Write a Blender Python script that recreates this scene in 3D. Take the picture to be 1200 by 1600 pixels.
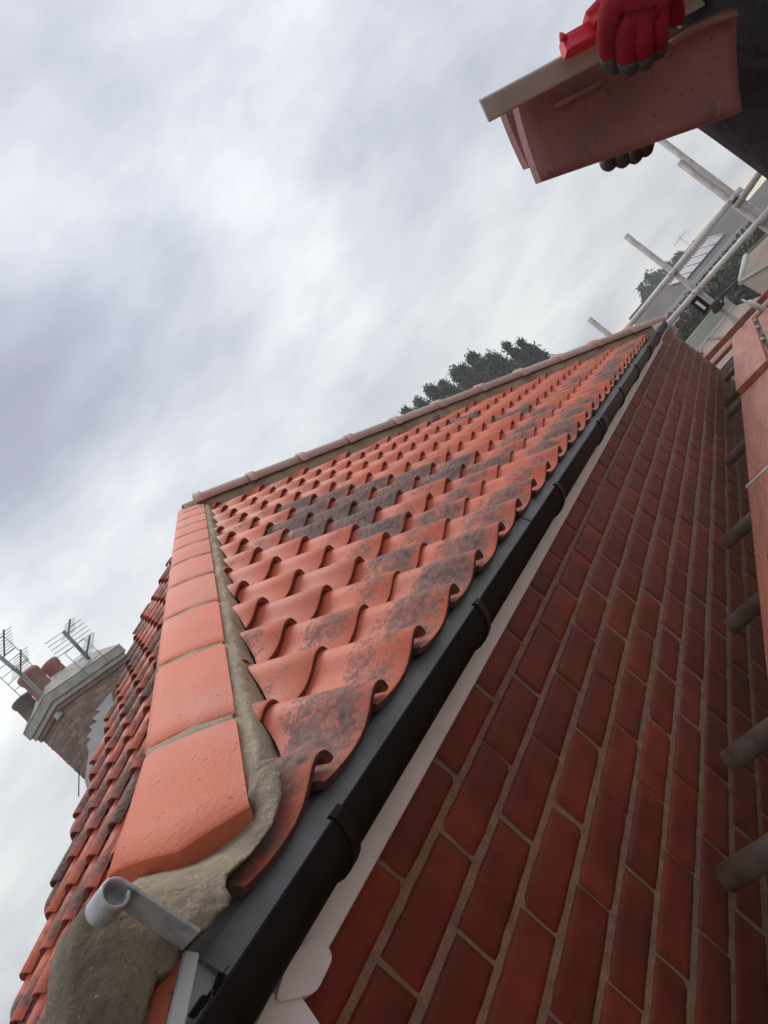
import bpy, bmesh, math, random
from mathutils import Vector, Matrix, noise as mnoise
random.seed(11)
for o in list(bpy.data.objects): bpy.data.objects.remove(o)
S = bpy.context.scene
COL = S.collection
V = Vector

# ------------------------------------------------------------------ camera
CAM = V((-1.40740371, -0.8034731, 0.23816738))
R0 = V((0.38143962, -0.53191474, -0.75602284))   # picture right, in the world
R1 = V((-0.31267933, 0.69540685, -0.64702469))   # picture down
R2 = V((0.86990543, 0.48319356, 0.09893698))     # view direction
FPX = 1206.86
cd = bpy.data.cameras.new('camera'); cam = bpy.data.objects.new('camera', cd); COL.objects.link(cam)
cd.sensor_fit = 'AUTO'; cd.sensor_width = 36.0; cd.lens = FPX/1600*36.0
cd.clip_start = 0.02; cd.clip_end = 3000
cam.matrix_world = Matrix(((R0.x, -R1.x, -R2.x, CAM.x), (R0.y, -R1.y, -R2.y, CAM.y), (R0.z, -R1.z, -R2.z, CAM.z), (0, 0, 0, 1)))
S.camera = cam

# ------------------------------------------------------------------ world and sun
w = bpy.data.worlds.new('World'); S.world = w; w.use_nodes = True
nt = w.node_tree; nt.nodes.clear()
def N(t, typ, **kw):
    n = t.nodes.new(typ)
    for k, v in kw.items():
        if k.startswith('i_'): n.inputs[int(k[2:])].default_value = v
        else: setattr(n, k, v)
    return n
SUN_EL, SUN_AZ = math.radians(62), math.radians(62)     # azimuth from +y towards +x
out = N(nt, 'ShaderNodeOutputWorld'); bg = N(nt, 'ShaderNodeBackground'); bg.inputs[1].default_value = 0.1
sky = N(nt, 'ShaderNodeTexSky', sky_type='NISHITA', sun_disc=False, sun_elevation=SUN_EL, sun_rotation=SUN_AZ)
tc = N(nt, 'ShaderNodeTexCoord'); L = nt.links.new
sep = N(nt, 'ShaderNodeSeparateXYZ'); L(tc.outputs['Generated'], sep.inputs[0])
def M(t, op, a, b=None, c=None, clamp=False):
    n = t.nodes.new('ShaderNodeMath'); n.operation = op; n.use_clamp = clamp
    for i, x in enumerate((a, b, c)):
        if x is None: continue
        if isinstance(x, (int, float)): n.inputs[i].default_value = x
        else: t.links.new(x, n.inputs[i])
    return n.outputs[0]
def mixc(t, f, a, b, blend='MIX'):
    n = t.nodes.new('ShaderNodeMix'); n.data_type = 'RGBA'; n.blend_type = blend
    for i, x in ((0, f), (6, a), (7, b)):
        if isinstance(x, (int, float)): n.inputs[i].default_value = x
        elif isinstance(x, tuple): n.inputs[i].default_value = (*x, 1) if len(x) == 3 else x
        else: t.links.new(x, n.inputs[i])
    return n.outputs[2]
def ramp(t, f, stops, interp='LINEAR'):
    n = t.nodes.new('ShaderNodeValToRGB'); n.color_ramp.interpolation = interp
    e = n.color_ramp.elements
    while len(e) < len(stops): e.new(0.5)
    for k, (p, c) in enumerate(stops):
        e[k].position = p; e[k].color = (c, c, c, 1) if isinstance(c, (int, float)) else (*c, 1)
    t.links.new(f, n.inputs[0]); return n.outputs[0]
zc = M(nt, 'MAXIMUM', sep.outputs[2], 0.0)
den = M(nt, 'ADD', zc, 0.28)
px = M(nt, 'DIVIDE', sep.outputs[0], den); py = M(nt, 'DIVIDE', sep.outputs[1], den)
ca, sa = math.cos(math.radians(24)), math.sin(math.radians(24))
u_ = M(nt, 'ADD', M(nt, 'MULTIPLY', px, ca), M(nt, 'MULTIPLY', py, sa))
v_ = M(nt, 'SUBTRACT', M(nt, 'MULTIPLY', py, ca), M(nt, 'MULTIPLY', px, sa))
cmb = N(nt, 'ShaderNodeCombineXYZ'); L(M(nt, 'MULTIPLY', u_, 1.0), cmb.inputs[0]); L(M(nt, 'MULTIPLY', v_, 0.9), cmb.inputs[1]); cmb.inputs[2].default_value = 3.7
n1 = N(nt, 'ShaderNodeTexNoise'); n1.inputs['Scale'].default_value = 1.7; n1.inputs['Detail'].default_value = 8; n1.inputs['Roughness'].default_value = .56; n1.inputs['Distortion'].default_value = .12
L(cmb.outputs[0], n1.inputs['Vector'])
n2 = N(nt, 'ShaderNodeTexNoise'); n2.inputs['Scale'].default_value = .8; n2.inputs['Detail'].default_value = 3
L(cmb.outputs[0], n2.inputs['Vector'])
mixn = M(nt, 'ADD', M(nt, 'MULTIPLY', n1.outputs[0], .62), M(nt, 'MULTIPLY', n2.outputs[0], .38))
cloud = ramp(nt, mixn, [(.38, (3.4, 3.5, 4.3)), (.45, (4.4, 4.6, 5.4)), (.53, (6.0, 6.25, 6.8)), (.62, (8.4, 8.5, 8.6))])
# the lower sky is paler and warmer, with a warm rim right at the horizon
low = ramp(nt, sep.outputs[2], [(0.0, .35), (.05, .5), (.13, 1.0), (.26, .5), (.5, 0.0)])
cloud = mixc(nt, M(nt, 'MULTIPLY', low, .72), cloud, mixc(nt, n1.outputs[0], (4.2, 4.8, 5.6), (11.2, 10.7, 8.9)))
rim = ramp(nt, sep.outputs[2], [(0.0, 1.0), (.010, .9), (.030, 0.0)])
cloud = mixc(nt, M(nt, 'MULTIPLY', rim, .8), cloud, (10.0, 8.6, 5.2))
cloud = mixc(nt, ramp(nt, M(nt, 'ADD', sep.outputs[2], .5), [(.494, 1), (.499, 0)]), cloud, (.9, .95, .7))
L(mixc(nt, .9, sky.outputs[0], cloud), bg.inputs[0]); L(bg.outputs[0], out.inputs[0])

sd = bpy.data.lights.new('sun', 'SUN'); sd.energy = 1.5; sd.angle = math.radians(28); sd.color = (1.0, .96, .9)
sun = bpy.data.objects.new('sun', sd); COL.objects.link(sun); sun.location = (0, 0, 30)
sdir = V((math.sin(SUN_AZ)*math.cos(SUN_EL), math.cos(SUN_AZ)*math.cos(SUN_EL), math.sin(SUN_EL)))
sun.rotation_euler = (-sdir).to_track_quat('-Z', 'Y').to_euler()
S.view_settings.view_transform = 'Standard'; S.view_settings.look = 'None'
S.view_settings.exposure = 0.36; S.view_settings.gamma = 1; S.view_settings.use_curve_mapping = False

# ------------------------------------------------------------------ helpers
WM = {}
def tag(o, label=None, cat=None, group=None, kind=None):
    for k, v in (('label', label), ('category', cat), ('group', group), ('kind', kind)):
        if v: o[k] = v
    return o
def put(o, parent=None, M4=None):
    COL.objects.link(o)
    M4 = M4 or Matrix.Identity(4)
    if parent is not None:
        o.parent = parent; o.matrix_parent_inverse = WM[parent.name].inverted()
    o.matrix_basis = M4; WM[o.name] = M4
    return o
def thing(name, loc, label, cat, group=None):
    return tag(put(bpy.data.objects.new(name, None), None, Matrix.Translation(V(loc))), label, cat, group)
def obj(name, me, mat=None, parent=None, M4=None, color=None):
    if mat is not None and not me.materials: me.materials.append(mat)
    o = bpy.data.objects.new(name, me)
    if color: o.color = color
    return put(o, parent, M4)
def mesh(name, vs, fs, smooth=False):
    me = bpy.data.meshes.new(name); me.from_pydata([tuple(v) for v in vs], [], fs); me.update()
    if smooth: me.shade_smooth()
    return me
def bm_mesh(name, bm, smooth=False):
    bmesh.ops.recalc_face_normals(bm, faces=bm.faces)
    me = bpy.data.meshes.new(name); bm.to_mesh(me); bm.free()
    if smooth: me.shade_smooth()
    return me
def frame(o, ex, ey, ez):
    return Matrix(((ex[0], ey[0], ez[0], o[0]), (ex[1], ey[1], ez[1], o[1]), (ex[2], ey[2], ez[2], o[2]), (0, 0, 0, 1)))
def ray(u, v):
    return (R2 + R0*((u-600)/FPX) + R1*((v-800)/FPX)).normalized()
def at(u, v, d): return CAM + ray(u, v)*d
def hit(u, v, n, p):
    d = ray(u, v); n = V(n); return CAM + d*(n.dot(V(p)-CAM)/n.dot(d))
def hy(u, v, y): return hit(u, v, (0, 1, 0), (0, y, 0))
def hz(u, v, z): return hit(u, v, (0, 0, 1), (0, 0, z))
def hx(u, v, x): return hit(u, v, (1, 0, 0), (x, 0, 0))
def box_bm(bm, a, b, bev=0, rot=None, seg=1):
    """box between corners a, b added to bm"""
    r = bmesh.ops.create_cube(bm, size=1)
    vs = r['verts']; c = (V(a)+V(b))/2; s = V(b)-V(a)
    for v in vs: v.co = V((v.co.x*s.x, v.co.y*s.y, v.co.z*s.z)) + c
    if bev:
        es = list({e for v in vs for e in v.link_edges})
        bmesh.ops.bevel(bm, geom=es, offset=bev, segments=seg, affect='EDGES', profile=.6)
def box(name, a, b, mat, parent=None, bev=0, M4=None, color=None):
    bm = bmesh.new(); box_bm(bm, a, b, bev); return obj(name, bm_mesh(name, bm), mat, parent, M4, color)
def prism(name, pts, off, mat, parent=None, bev=0, smooth=False):
    """a polygon of world points given depth along vector off"""
    bm = bmesh.new(); off = V(off)
    a = [bm.verts.new(p) for p in pts]; b = [bm.verts.new(V(p)+off) for p in pts]; n = len(pts)
    bm.faces.new(a); bm.faces.new(list(reversed(b)))
    for i in range(n): bm.faces.new((a[i], b[i], b[(i+1) % n], a[(i+1) % n]))
    if bev: bmesh.ops.bevel(bm, geom=list(bm.edges), offset=bev, segments=2, affect='EDGES')
    return obj(name, bm_mesh(name, bm, smooth), mat, parent)
def rounded(pts, r, seg=5):
    pts = [V(p) for p in pts]; out_ = []
    for k, p in enumerate(pts):
        a, b = pts[k-1], pts[(k+1) % len(pts)]; ra = min(r, (a-p).length*.45, (b-p).length*.45)
        p0, p1 = p+(a-p).normalized()*ra, p+(b-p).normalized()*ra
        for q in range(seg+1):
            t = q/seg; out_.append(p0*(1-t)**2 + p*2*t*(1-t) + p1*t*t)
    return out_
def tube_bm(bm, pts, rad, seg=14, cap=True, wall=0):
    pts = [V(p) for p in pts]; rings = []; rads = rad if isinstance(rad, (list, tuple)) else [rad]*len(pts)
    up = None
    for i, p in enumerate(pts):
        d = (pts[min(i+1, len(pts)-1)] - pts[max(i-1, 0)]).normalized()
        if up is None: up = V((0, 0, 1)) if abs(d.z) < .9 else V((1, 0, 0))
        a = d.cross(up).normalized(); b = a.cross(d).normalized(); up = b
        rings.append([bm.verts.new(p + (a*math.cos(t)+b*math.sin(t))*rads[i]) for t in [2*math.pi*k/seg for k in range(seg)]])
    for r, q in zip(rings, rings[1:]):
        for k in range(seg): f = bm.faces.new((r[k], r[(k+1) % seg], q[(k+1) % seg], q[k])); f.smooth = True
    for r, sgn, p0, p1 in ((rings[0], 1, pts[0], pts[1]), (rings[-1], -1, pts[-1], pts[-2])):
        if wall:   # an open pipe end: rim and a short dark bore
            d = (p1-p0).normalized(); i1 = [bm.verts.new(p0+(v.co-p0)*(1-wall)) for v in r]
            i2 = [bm.verts.new(v.co+d*rads[0]*3) for v in i1]
            for k in range(seg):
                bm.faces.new((r[k], r[(k+1) % seg], i1[(k+1) % seg], i1[k])); bm.faces.new((i1[k], i1[(k+1) % seg], i2[(k+1) % seg], i2[k]))
            bm.faces.new(i2)
        elif cap: bm.faces.new(r)
def tube(name, pts, rad, mat, parent=None, seg=14, wall=0):
    bm = bmesh.new(); tube_bm(bm, pts, rad, seg, True, wall); return obj(name, bm_mesh(name, bm), mat, parent)
def lathe(name, prof, base, axis, mat, parent=None, seg=24):
    """prof: (radius, height) pairs around axis"""
    axis = V(axis).normalized(); a = axis.orthogonal().normalized(); b = axis.cross(a); bm = bmesh.new(); rings = []
    for r, h in prof:
        rings.append([bm.verts.new(V(base)+axis*h+(a*math.cos(t)+b*math.sin(t))*max(r, 1e-4)) for t in [2*math.pi*k/seg for k in range(seg)]])
    for r, q in zip(rings, rings[1:]):
        for k in range(seg): bm.faces.new((r[k], r[(k+1) % seg], q[(k+1) % seg], q[k])).smooth = True
    bmesh.ops.remove_doubles(bm, verts=bm.verts, dist=2e-4)
    return obj(name, bm_mesh(name, bm), mat, parent)

# ------------------------------------------------------------------ materials
def mat(name, col, rough=.6, col2=None, scale=20, detail=5, bump=0, bscale=None, spec=.4, metal=0, speck=None, sscale=300, sthr=.68, contrast=(.35, .65), coat=0, objvar=0, stretch=None):
    m = bpy.data.materials.new(name); m.use_nodes = True; t = m.node_tree; b = t.nodes['Principled BSDF']
    b.inputs['Roughness'].default_value = rough; b.inputs['Specular IOR Level'].default_value = spec; b.inputs['Metallic'].default_value = metal
    if coat: b.inputs['Coat Weight'].default_value = coat; b.inputs['Coat Roughness'].default_value = .25
    co = N(t, 'ShaderNodeTexCoord').outputs['Object']
    if objvar or True:
        oi = N(t, 'ShaderNodeObjectInfo')
        va = N(t, 'ShaderNodeVectorMath', operation='ADD'); t.links.new(co, va.inputs[0])
        cx = N(t, 'ShaderNodeCombineXYZ')
        for k in range(3): t.links.new(M(t, 'MULTIPLY', oi.outputs['Random'], 31.0+7*k), cx.inputs[k])
        t.links.new(cx.outputs[0], va.inputs[1]); co = va.outputs[0]
    if stretch:
        mp = N(t, 'ShaderNodeMapping'); mp.inputs['Scale'].default_value = stretch; t.links.new(co, mp.inputs[0]); co = mp.outputs[0]
    def nz(s, d=5, r=.55):
        n = N(t, 'ShaderNodeTexNoise'); n.inputs['Scale'].default_value = s; n.inputs['Detail'].default_value = d; n.inputs['Roughness'].default_value = r
        t.links.new(co, n.inputs['Vector']); return n.outputs[0]
    c = None
    if col2:
        c = mixc(t, ramp(t, nz(scale, detail), [(contrast[0], 0), (contrast[1], 1)]), col, col2)
    if speck:
        c = mixc(t, ramp(t, nz(sscale, 2), [(sthr, 0), (sthr+.05, 1)]), c if c is not None else col, speck)
    if objvar:
        hsv = N(t, 'ShaderNodeHueSaturation'); t.links.new(c, hsv.inputs['Color']) if c is not None else setattr(hsv.inputs['Color'], 'default_value', (*col, 1))
        t.links.new(M(t, 'MULTIPLY_ADD', oi.outputs['Random'], objvar*2, 1-objvar), hsv.inputs['Value'])
        c = hsv.outputs[0]
    if c is not None: t.links.new(c, b.inputs['Base Color'])
    else: b.inputs['Base Color'].default_value = (*col, 1)
    if bump:
        bn = N(t, 'ShaderNodeBump'); bn.inputs['Strength'].default_value = 1; bn.inputs['Distance'].default_value = bump
        t.links.new(nz(bscale or scale*3, 6, .6), bn.inputs['Height']); t.links.new(bn.outputs[0], b.inputs['Normal'])
    return m

def tile_material(name):
    m = bpy.data.materials.new(name); m.use_nodes = True; t = m.node_tree; b = t.nodes['Principled BSDF']
    oi = N(t, 'ShaderNodeObjectInfo'); sc = N(t, 'ShaderNodeSeparateColor'); t.links.new(oi.outputs['Color'], sc.inputs[0])
    dirt, tint, seed = sc.outputs
    tcn = N(t, 'ShaderNodeTexCoord'); co = tcn.outputs['Object']
    cx = N(t, 'ShaderNodeCombineXYZ')
    for k in range(3): t.links.new(M(t, 'MULTIPLY', oi.outputs['Random'], 17.0+11*k), cx.inputs[k])
    va = N(t, 'ShaderNodeVectorMath', operation='ADD'); t.links.new(co, va.inputs[0]); t.links.new(cx.outputs[0], va.inputs[1])
    def nz(s, d=5, r=.55, dist=0):
        n = N(t, 'ShaderNodeTexNoise'); n.inputs['Scale'].default_value = s; n.inputs['Detail'].default_value = d; n.inputs['Roughness'].default_value = r; n.inputs['Distortion'].default_value = dist
        t.links.new(va.outputs[0], n.inputs['Vector']); return n.outputs[0]
    base = mixc(t, tint, (.58, .108, .044), (.46, .115, .072))
    base = mixc(t, ramp(t, nz(9, 4), [(.35, 0), (.7, 1)]), base, mixc(t, .5, base, (.60, .17, .10)))
    base = mixc(t, ramp(t, nz(220, 3), [(.62, 0), (.72, .55)]), base, (.22, .06, .04))
    sp = N(t, 'ShaderNodeSeparateXYZ'); t.links.new(co, sp.inputs[0])
    # weathering sits on the exposed lower half of a tile, thins to both edges
    band = ramp(t, sp.outputs[1], [(0.0, .55), (.05, 1), (.12, .85), (.20, .1)])
    patch = nz(17, 6, .62, .4); fine = nz(150, 4, .7)
    a = M(t, 'ADD', M(t, 'MULTIPLY', patch, .62), M(t, 'MULTIPLY', fine, .60))
    a = M(t, 'ADD', a, M(t, 'MULTIPLY', M(t, 'MULTIPLY', dirt, band), .42))
    a = M(t, 'ADD', a, M(t, 'MULTIPLY', ramp(t, dirt, [(.82, 0), (1, 1)]), .35))
    f = ramp(t, a, [(.79, 0), (.86, .6), (.95, .92)])
    dcol = mixc(t, ramp(t, nz(75, 5, .75), [(.36, 0), (.62, 1)]), (.050, .040, .040), (.23, .165, .145))
    c = mixc(t, f, base, dcol)
    t.links.new(c, b.inputs['Base Color'])
    b.inputs['Specular IOR Level'].default_value = .3
    t.links.new(M(t, 'MULTIPLY_ADD', f, .3, .52), b.inputs['Roughness'])
    bn = N(t, 'ShaderNodeBump'); bn.inputs['Strength'].default_value = .6; bn.inputs['Distance'].default_value = .0012
    t.links.new(M(t, 'ADD', nz(260, 4, .65), M(t, 'MULTIPLY', patch, .8)), bn.inputs['Height']); t.links.new(bn.outputs[0], b.inputs['Normal'])
    return m
m_tile = tile_material('terracotta tile')
m_tileend = mat('dark tile end', (.150, .050, .034), .75, (.085, .034, .026), 60, 4, .001, 200)  # darker clay tone for the lower end and side edges of tiles
m_cap = mat('hip tile clay', (.55, .122, .055), .58, (.53, .175, .112), 5, 6, .0018, 150, spec=.32, contrast=(.40, .66), speck=(.22, .065, .04), sscale=80, sthr=.675, objvar=.06)
m_capfar = mat('sky-paled ridge clay', (.47, .25, .195), .65, (.42, .32, .28), 12, 6, .002, 90, objvar=.14)  # pale grey-pink puts the sky's reflection into the clay colour
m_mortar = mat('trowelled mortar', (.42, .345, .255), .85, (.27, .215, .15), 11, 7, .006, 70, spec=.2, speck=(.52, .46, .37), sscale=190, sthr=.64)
m_mortmid = mat('shaded mortar', (.31, .25, .18), .85, (.17, .133, .093), 12, 7, .006, 75, spec=.2, speck=(.42, .36, .28), sscale=190, sthr=.65)  # mortar under the hip tile end, its shade put into the colour
m_mortdark = mat('dark mortar', (.21, .165, .115), .85, (.115, .09, .064), 13, 7, .006, 80, spec=.2, speck=(.28, .23, .17), sscale=190, sthr=.68)  # darkest mortar tone, for the verge face
m_joint = mat('wall mortar', (.25, .145, .088), .75, (.165, .092, .055), 30, 5, .004, 140, speck=(.60, .48, .40), sscale=210, sthr=.70)
m_brick = mat('red facing brick', (.185, .0265, .0086), .56, (.112, .0155, .0054), 10, 6, .0022, 110, spec=.26, speck=(.06, .012, .01), sscale=90, sthr=.70, objvar=.18)
m_black = mat('black gutter plastic', (.004, .0036, .0036), .46, (.008, .007, .007), 30, 3, .0003, 200, spec=.2)
m_tray = mat('eaves tray plastic', (.27, .262, .262), .55, (.13, .127, .13), 9, 7, .0008, 90, spec=.4, contrast=(.3, .75))
m_white = mat('white roofline plastic', (.74, .72, .72), .4, (.66, .63, .62), 10, 4)
m_galv = mat('galvanised steel', (.47, .475, .48), .42, (.30, .305, .31), 45, 5, .0010, 170, metal=.4, speck=(.20, .19, .18), sscale=90, sthr=.68)
m_pole = mat('scaffold tube steel', (.46, .435, .41), .55, (.33, .29, .265), 18, 5, .0008, 120, metal=.15)
m_rail = mat('bright galvanised tube', (.68, .67, .65), .5, (.54, .53, .51), 16, 5, .0006, 120)
m_tube = mat('rusty tube steel', (.42, .375, .345), .6, (.25, .165, .12), 16, 6, .001, 110, metal=.1)
m_clamp = mat('dark scaffold clamp', (.06, .058, .055), .55, (.11, .08, .06), 50, 4, .001, 150, metal=.5)
m_board = mat('dusty scaffold board', (.38, .12, .065), .42, (.20, .062, .036), 7, 8, .003, 40, speck=(.10, .04, .028), sscale=26, sthr=.67, stretch=(.3, 3, 3), objvar=.12, contrast=(.38, .72))
m_under = mat('roofing felt underlay', (.03, .03, .032), .8)
m_lead = mat('lead flashing', (.56, .57, .57), .7, (.46, .47, .475), 5, 4, .002, 30)
m_chim = mat('old chimney brick', (.38, .215, .175), .8, (.20, .155, .14), 5, 5, .004, 60, objvar=.3)  # brick lightened to stand in for the hazy veil over the chimney
m_chimm = mat('old chimney mortar', (.42, .37, .33), .85, (.26, .23, .21), 6, 5)
m_stone = mat('chimney cement cap', (.48, .46, .42), .8, (.36, .345, .31), 8, 5, .004, 50)  # cement paled the same way, haze put into its colour
m_pot = mat('chimney pot clay', (.40, .18, .14), .7, (.33, .16, .13), 8, 4)
m_potgrey = mat('sooty chimney pot', (.20, .17, .15), .8, (.14, .12, .11), 8, 4)
m_aerial = mat('aerial aluminium', (.30, .30, .33), .5, metal=.5)
m_leaf = mat('evergreen leaf', (.085, .098, .078), .8, (.15, .162, .125), 1.2, 3, objvar=.1)  # greyed and lightened, distance haze put into the leaf colour
m_leaf2 = mat('hedge leaf', (.022, .032, .015), .8, (.050, .064, .026), .9, 3, objvar=.15)
m_bark = mat('tree bark', (.10, .075, .055), .9, (.06, .045, .035), 8, 5)
m_glove = mat('red knitted glove', (.26, .012, .022), .9, (.17, .008, .015), 30, 5, .003, 420, spec=.12)
m_rubber = mat('black rubber palm', (.035, .030, .034), .75, (.055, .046, .05), 60, 4, .0008, 200)
m_jacket = mat('dark grey jacket cloth', (.040, .038, .043), .9, (.060, .057, .062), 90, 6, .004, 350, spec=.2)
m_skin = mat('skin', (.50, .30, .23), .55)
m_hair = mat('dark hair', (.03, .022, .018), .6)
m_heldtile = mat('held clay tile', (.30, .125, .113), .7, (.20, .088, .084), 7, 7, .0018, 120, speck=(.13, .06, .055), sscale=120, sthr=.66)
m_greyplas = mat('pale grey plastic channel', (.43, .41, .39), .45, (.38, .36, .345), 14, 4)
m_red = mat('red plastic', (.62, .028, .05), .4)

# ------------------------------------------------------------------ roof geometry
PHI = math.radians(34.51)
FN = V((0, -math.sin(PHI), math.cos(PHI)))          # normal of the front slope
FU = V((0, math.cos(PHI), math.sin(PHI)))           # its up-slope direction
P1 = V((0, .08, .3043)); TX0, TW, TG = -.5031, .1783, .1824   # tile crests: first column, cover width, gauge
HT = V((.7815, .512, .352)).normalized()             # hip direction
HS = FN.cross(HT); HS = HS if HS.x < 0 else -HS; HS.normalize()
HN = HT.cross(HS); HN = HN if HN.z > 0 else -HN
HP = V((-.802, -.061, .2262))                       # lower right corner of the first hip tile
CW = .143                                           # width of the hip tile's front wing
HIPLEN = 3.36
LSL = .452; BETA = math.atan(LSL)                   # left slope
LN = V((-math.sin(BETA), 0, math.cos(BETA))); LU = V((math.cos(BETA), 0, math.sin(BETA)))
LP = HP + HS*.166 - V((0, 0, .115))                   # a point of the left slope's crest plane
APEX = HP + HT*HIPLEN + HS*(CW*.6)
FAR0 = hit(283, 785, FN, P1+FN*.055); FAR1 = hit(1031, 497, FN, P1+FN*.055)   # far hip line
LEDGE0 = hit(14, 1600, LN, LP-LN*.006)               # far edge of the left slope: low point, bend
LEDGE1 = hit(208, 1000, LN, LP-LN*.006)
LEDGE_D = (LEDGE1 - LEDGE0)

house = thing('brick_house', (2.4, 1.0, -5.5), 'red brick house with a new orange pantile hipped roof and black gutter', 'house')

# --- pantiles
PROF = [(x, z*.84) for x, z in [(-.190, .006), (-.178, .002), (-.160, -.001), (-.135, -.0035), (-.108, -.004), (-.082, -.001), (-.062, .006), (-.044, .0165), (-.029, .0285), (-.016, .0375), (-.004, .0415), (.007, .0412), (.017, .037), (.0245, .0285), (.029, .0185), (.0305, .012)]]
CREST = .0418*.84
def pantile(name, TL=.236, T=.0115, rise=.020, cuts=()):
    pr = [(x, z-CREST) for x, z in PROF]; n = len(pr); low = []
    for i in range(n):
        a, b = pr[max(i-1, 0)], pr[min(i+1, n-1)]; dx, dz = b[0]-a[0], b[1]-a[1]; l = math.hypot(dx, dz)
        low.append((pr[i][0]+dz/l*T, pr[i][1]-dx/l*T))
    vs, fs = [], []
    ys = [(0.0, .0022), (.0028, 0), (TL*.5, 0), (TL, 0)]
    for y, ins in ys:
        for (x, z), (lx, lz) in zip(pr, low):
            k = ins/T; vs.append((x+(lx-x)*k, y, z+(lz-z)*k - rise*y/TG))
    m0 = len(vs)
    for y, ins in ys:
        for (x, z), (lx, lz) in zip(pr, low):
            k = ins/T; vs.append((lx+(x-lx)*k, y, lz+(z-lz)*k - rise*y/TG))
    for j in range(len(ys)-1):
        for i in range(n-1):
            a = j*n+i; fs.append((a, a+1, a+n+1, a+n)); fs.append((m0+a+n, m0+a+n+1, m0+a+1, m0+a))
    ns = len(fs); k0 = len(vs)
    for i in range(n): vs += [vs[i], vs[m0+i]]                       # lower end, own verts keep the edge crisp
    for i in range(n-1): a = k0+2*i; fs.append((a, a+1, a+3, a+2))
    for i in (0, n-1):
        k1 = len(vs)
        for j in range(len(ys)): vs += [vs[j*n+i], vs[m0+j*n+i]]
        for j in range(len(ys)-1):
            a = k1+2*j; fs.append((a, a+2, a+3, a+1) if i == 0 else (a, a+1, a+3, a+2))
    me = mesh(name, vs, fs)
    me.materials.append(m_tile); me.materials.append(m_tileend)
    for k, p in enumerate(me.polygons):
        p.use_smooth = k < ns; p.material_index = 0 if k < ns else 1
    return me
TILE_ME = pantile('pantile')
def cut_tile(name, M4, planes):
    """the pantile mesh cut by world planes (point, normal): the side the normal points to is removed"""
    bm = bmesh.new(); bm.from_mesh(TILE_ME); inv = M4.inverted(); r3 = inv.to_3x3()
    for p, n in planes:
        bmesh.ops.bisect_plane(bm, geom=bm.verts[:]+bm.edges[:]+bm.faces[:], dist=1e-6, plane_co=inv@p, plane_no=(r3@n), clear_outer=True)
    if len(bm.faces) < 6: bm.free(); return None
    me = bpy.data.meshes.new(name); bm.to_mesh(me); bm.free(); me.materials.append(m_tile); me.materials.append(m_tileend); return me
def side(p, planes):  # worst signed distance
    return max(n.dot(p-q) for q, n in planes)
def lay(slope, ex, ey, ez, origin_fn, rows, cols, planes, dirt_fn, name, sc=1.0):
    n = 0
    for j in rows:
        for i in cols:
            o = origin_fn(i, j)
            ctr = o + ey*.11 - ex*.08
            d = side(ctr, planes)
            if d > .17 or (slope is slope_f and j < 2 and i < (-1 if j == 0 else 0)): continue
            jit = V((random.uniform(-.0015, .0015), random.uniform(-.003, .003), random.uniform(-.001, .0015)))
            a = random.uniform(-.006, .006)
            x2 = ex*math.cos(a)+ey*math.sin(a); y2 = ey*math.cos(a)-ex*math.sin(a)
            M4 = frame(o+ex*jit.x+ey*jit.y+ez*jit.z, x2*sc, y2*sc, ez*sc)
            me = TILE_ME
            if d > -.20 and not (name == 'roof_tile' and slope is slope_f and i == -1 and j == 0):
                cs = [M4 @ V((x, y, 0)) for x in (-.19, .025) for y in (0, .236)]
                if max(side(c, planes) for c in cs) > 0:
                    me = cut_tile('cut_pantile', M4, planes)
                    if me is None: continue
            dirt, tint = dirt_fn(i, j)
            obj(name, me, None, slope, M4, (dirt, tint, random.random(), 1)); n += 1
    return n
# front slope: dark felt deck with the tiles on it
def zf(y, off=0): return P1.z + (y-P1.y)*math.tan(PHI) + off/math.cos(PHI)
deck_pts = [V((-.95, -.02, zf(-.02, -.085))), V((FAR1.x+.25, -.02, zf(-.02, -.085))), V((APEX.x+.02, APEX.y-.02, zf(APEX.y-.02, -.085)))]
slope_f = prism('front_roof_slope', deck_pts, FN*-.02, m_under, house)
VH = V((-HT.y, HT.x, 0)).normalized()                # plan normal of the near hip, away from the front slope
planes_f = [(HP - HS*.012, VH)]
fd = (FAR1-FAR0); VF = V((fd.y, -fd.x, 0)).normalized(); VF = VF if VF.x > 0 else -VF
planes_f.append((FAR0 - VF*.02, VF))
dark_cells = {(3, 7): .9, (3, 8): .95, (4, 7): .97, (4, 8): .97, (4, 9): .96, (5, 8): .95, (5, 9): .97, (5, 10): .9, (2, 6): .9, (3, 9): .93, (3, 10): .97, (2, 9): .95, (1, 9): .93, (2, 10): .9, (4, 10): .93, (6, 10): .9, (1, 4): .92, (0, 9): .9, (0, 10): .85}
def dirt_front(i, j):
    if (j, i) in dark_cells: return min(1, dark_cells[(j, i)]-.04+random.uniform(-.09, .03)), random.random()
    r = random.random()
    base = .74 if j == 0 else (.58 if j == 1 else .30)
    d = base + random.uniform(-.25, .25)
    if r < .05: d = .92
    return max(.05, min(.80 if r >= .05 else 1, d)), min(1, max(0, random.gauss(.35, .3)))
def o_front(i, j):
    y = P1.y + (j-1)*TG*math.cos(PHI) - (.018 if j == 0 else 0)
    return V((TX0-.018+i*TW, y, zf(y) + (.013 if j == 0 else 0)))
nf = lay(slope_f, V((1, 0, 0)), FU, FN, o_front, range(0, 13), range(-4, 34), planes_f, dirt_front, 'roof_tile')
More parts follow.
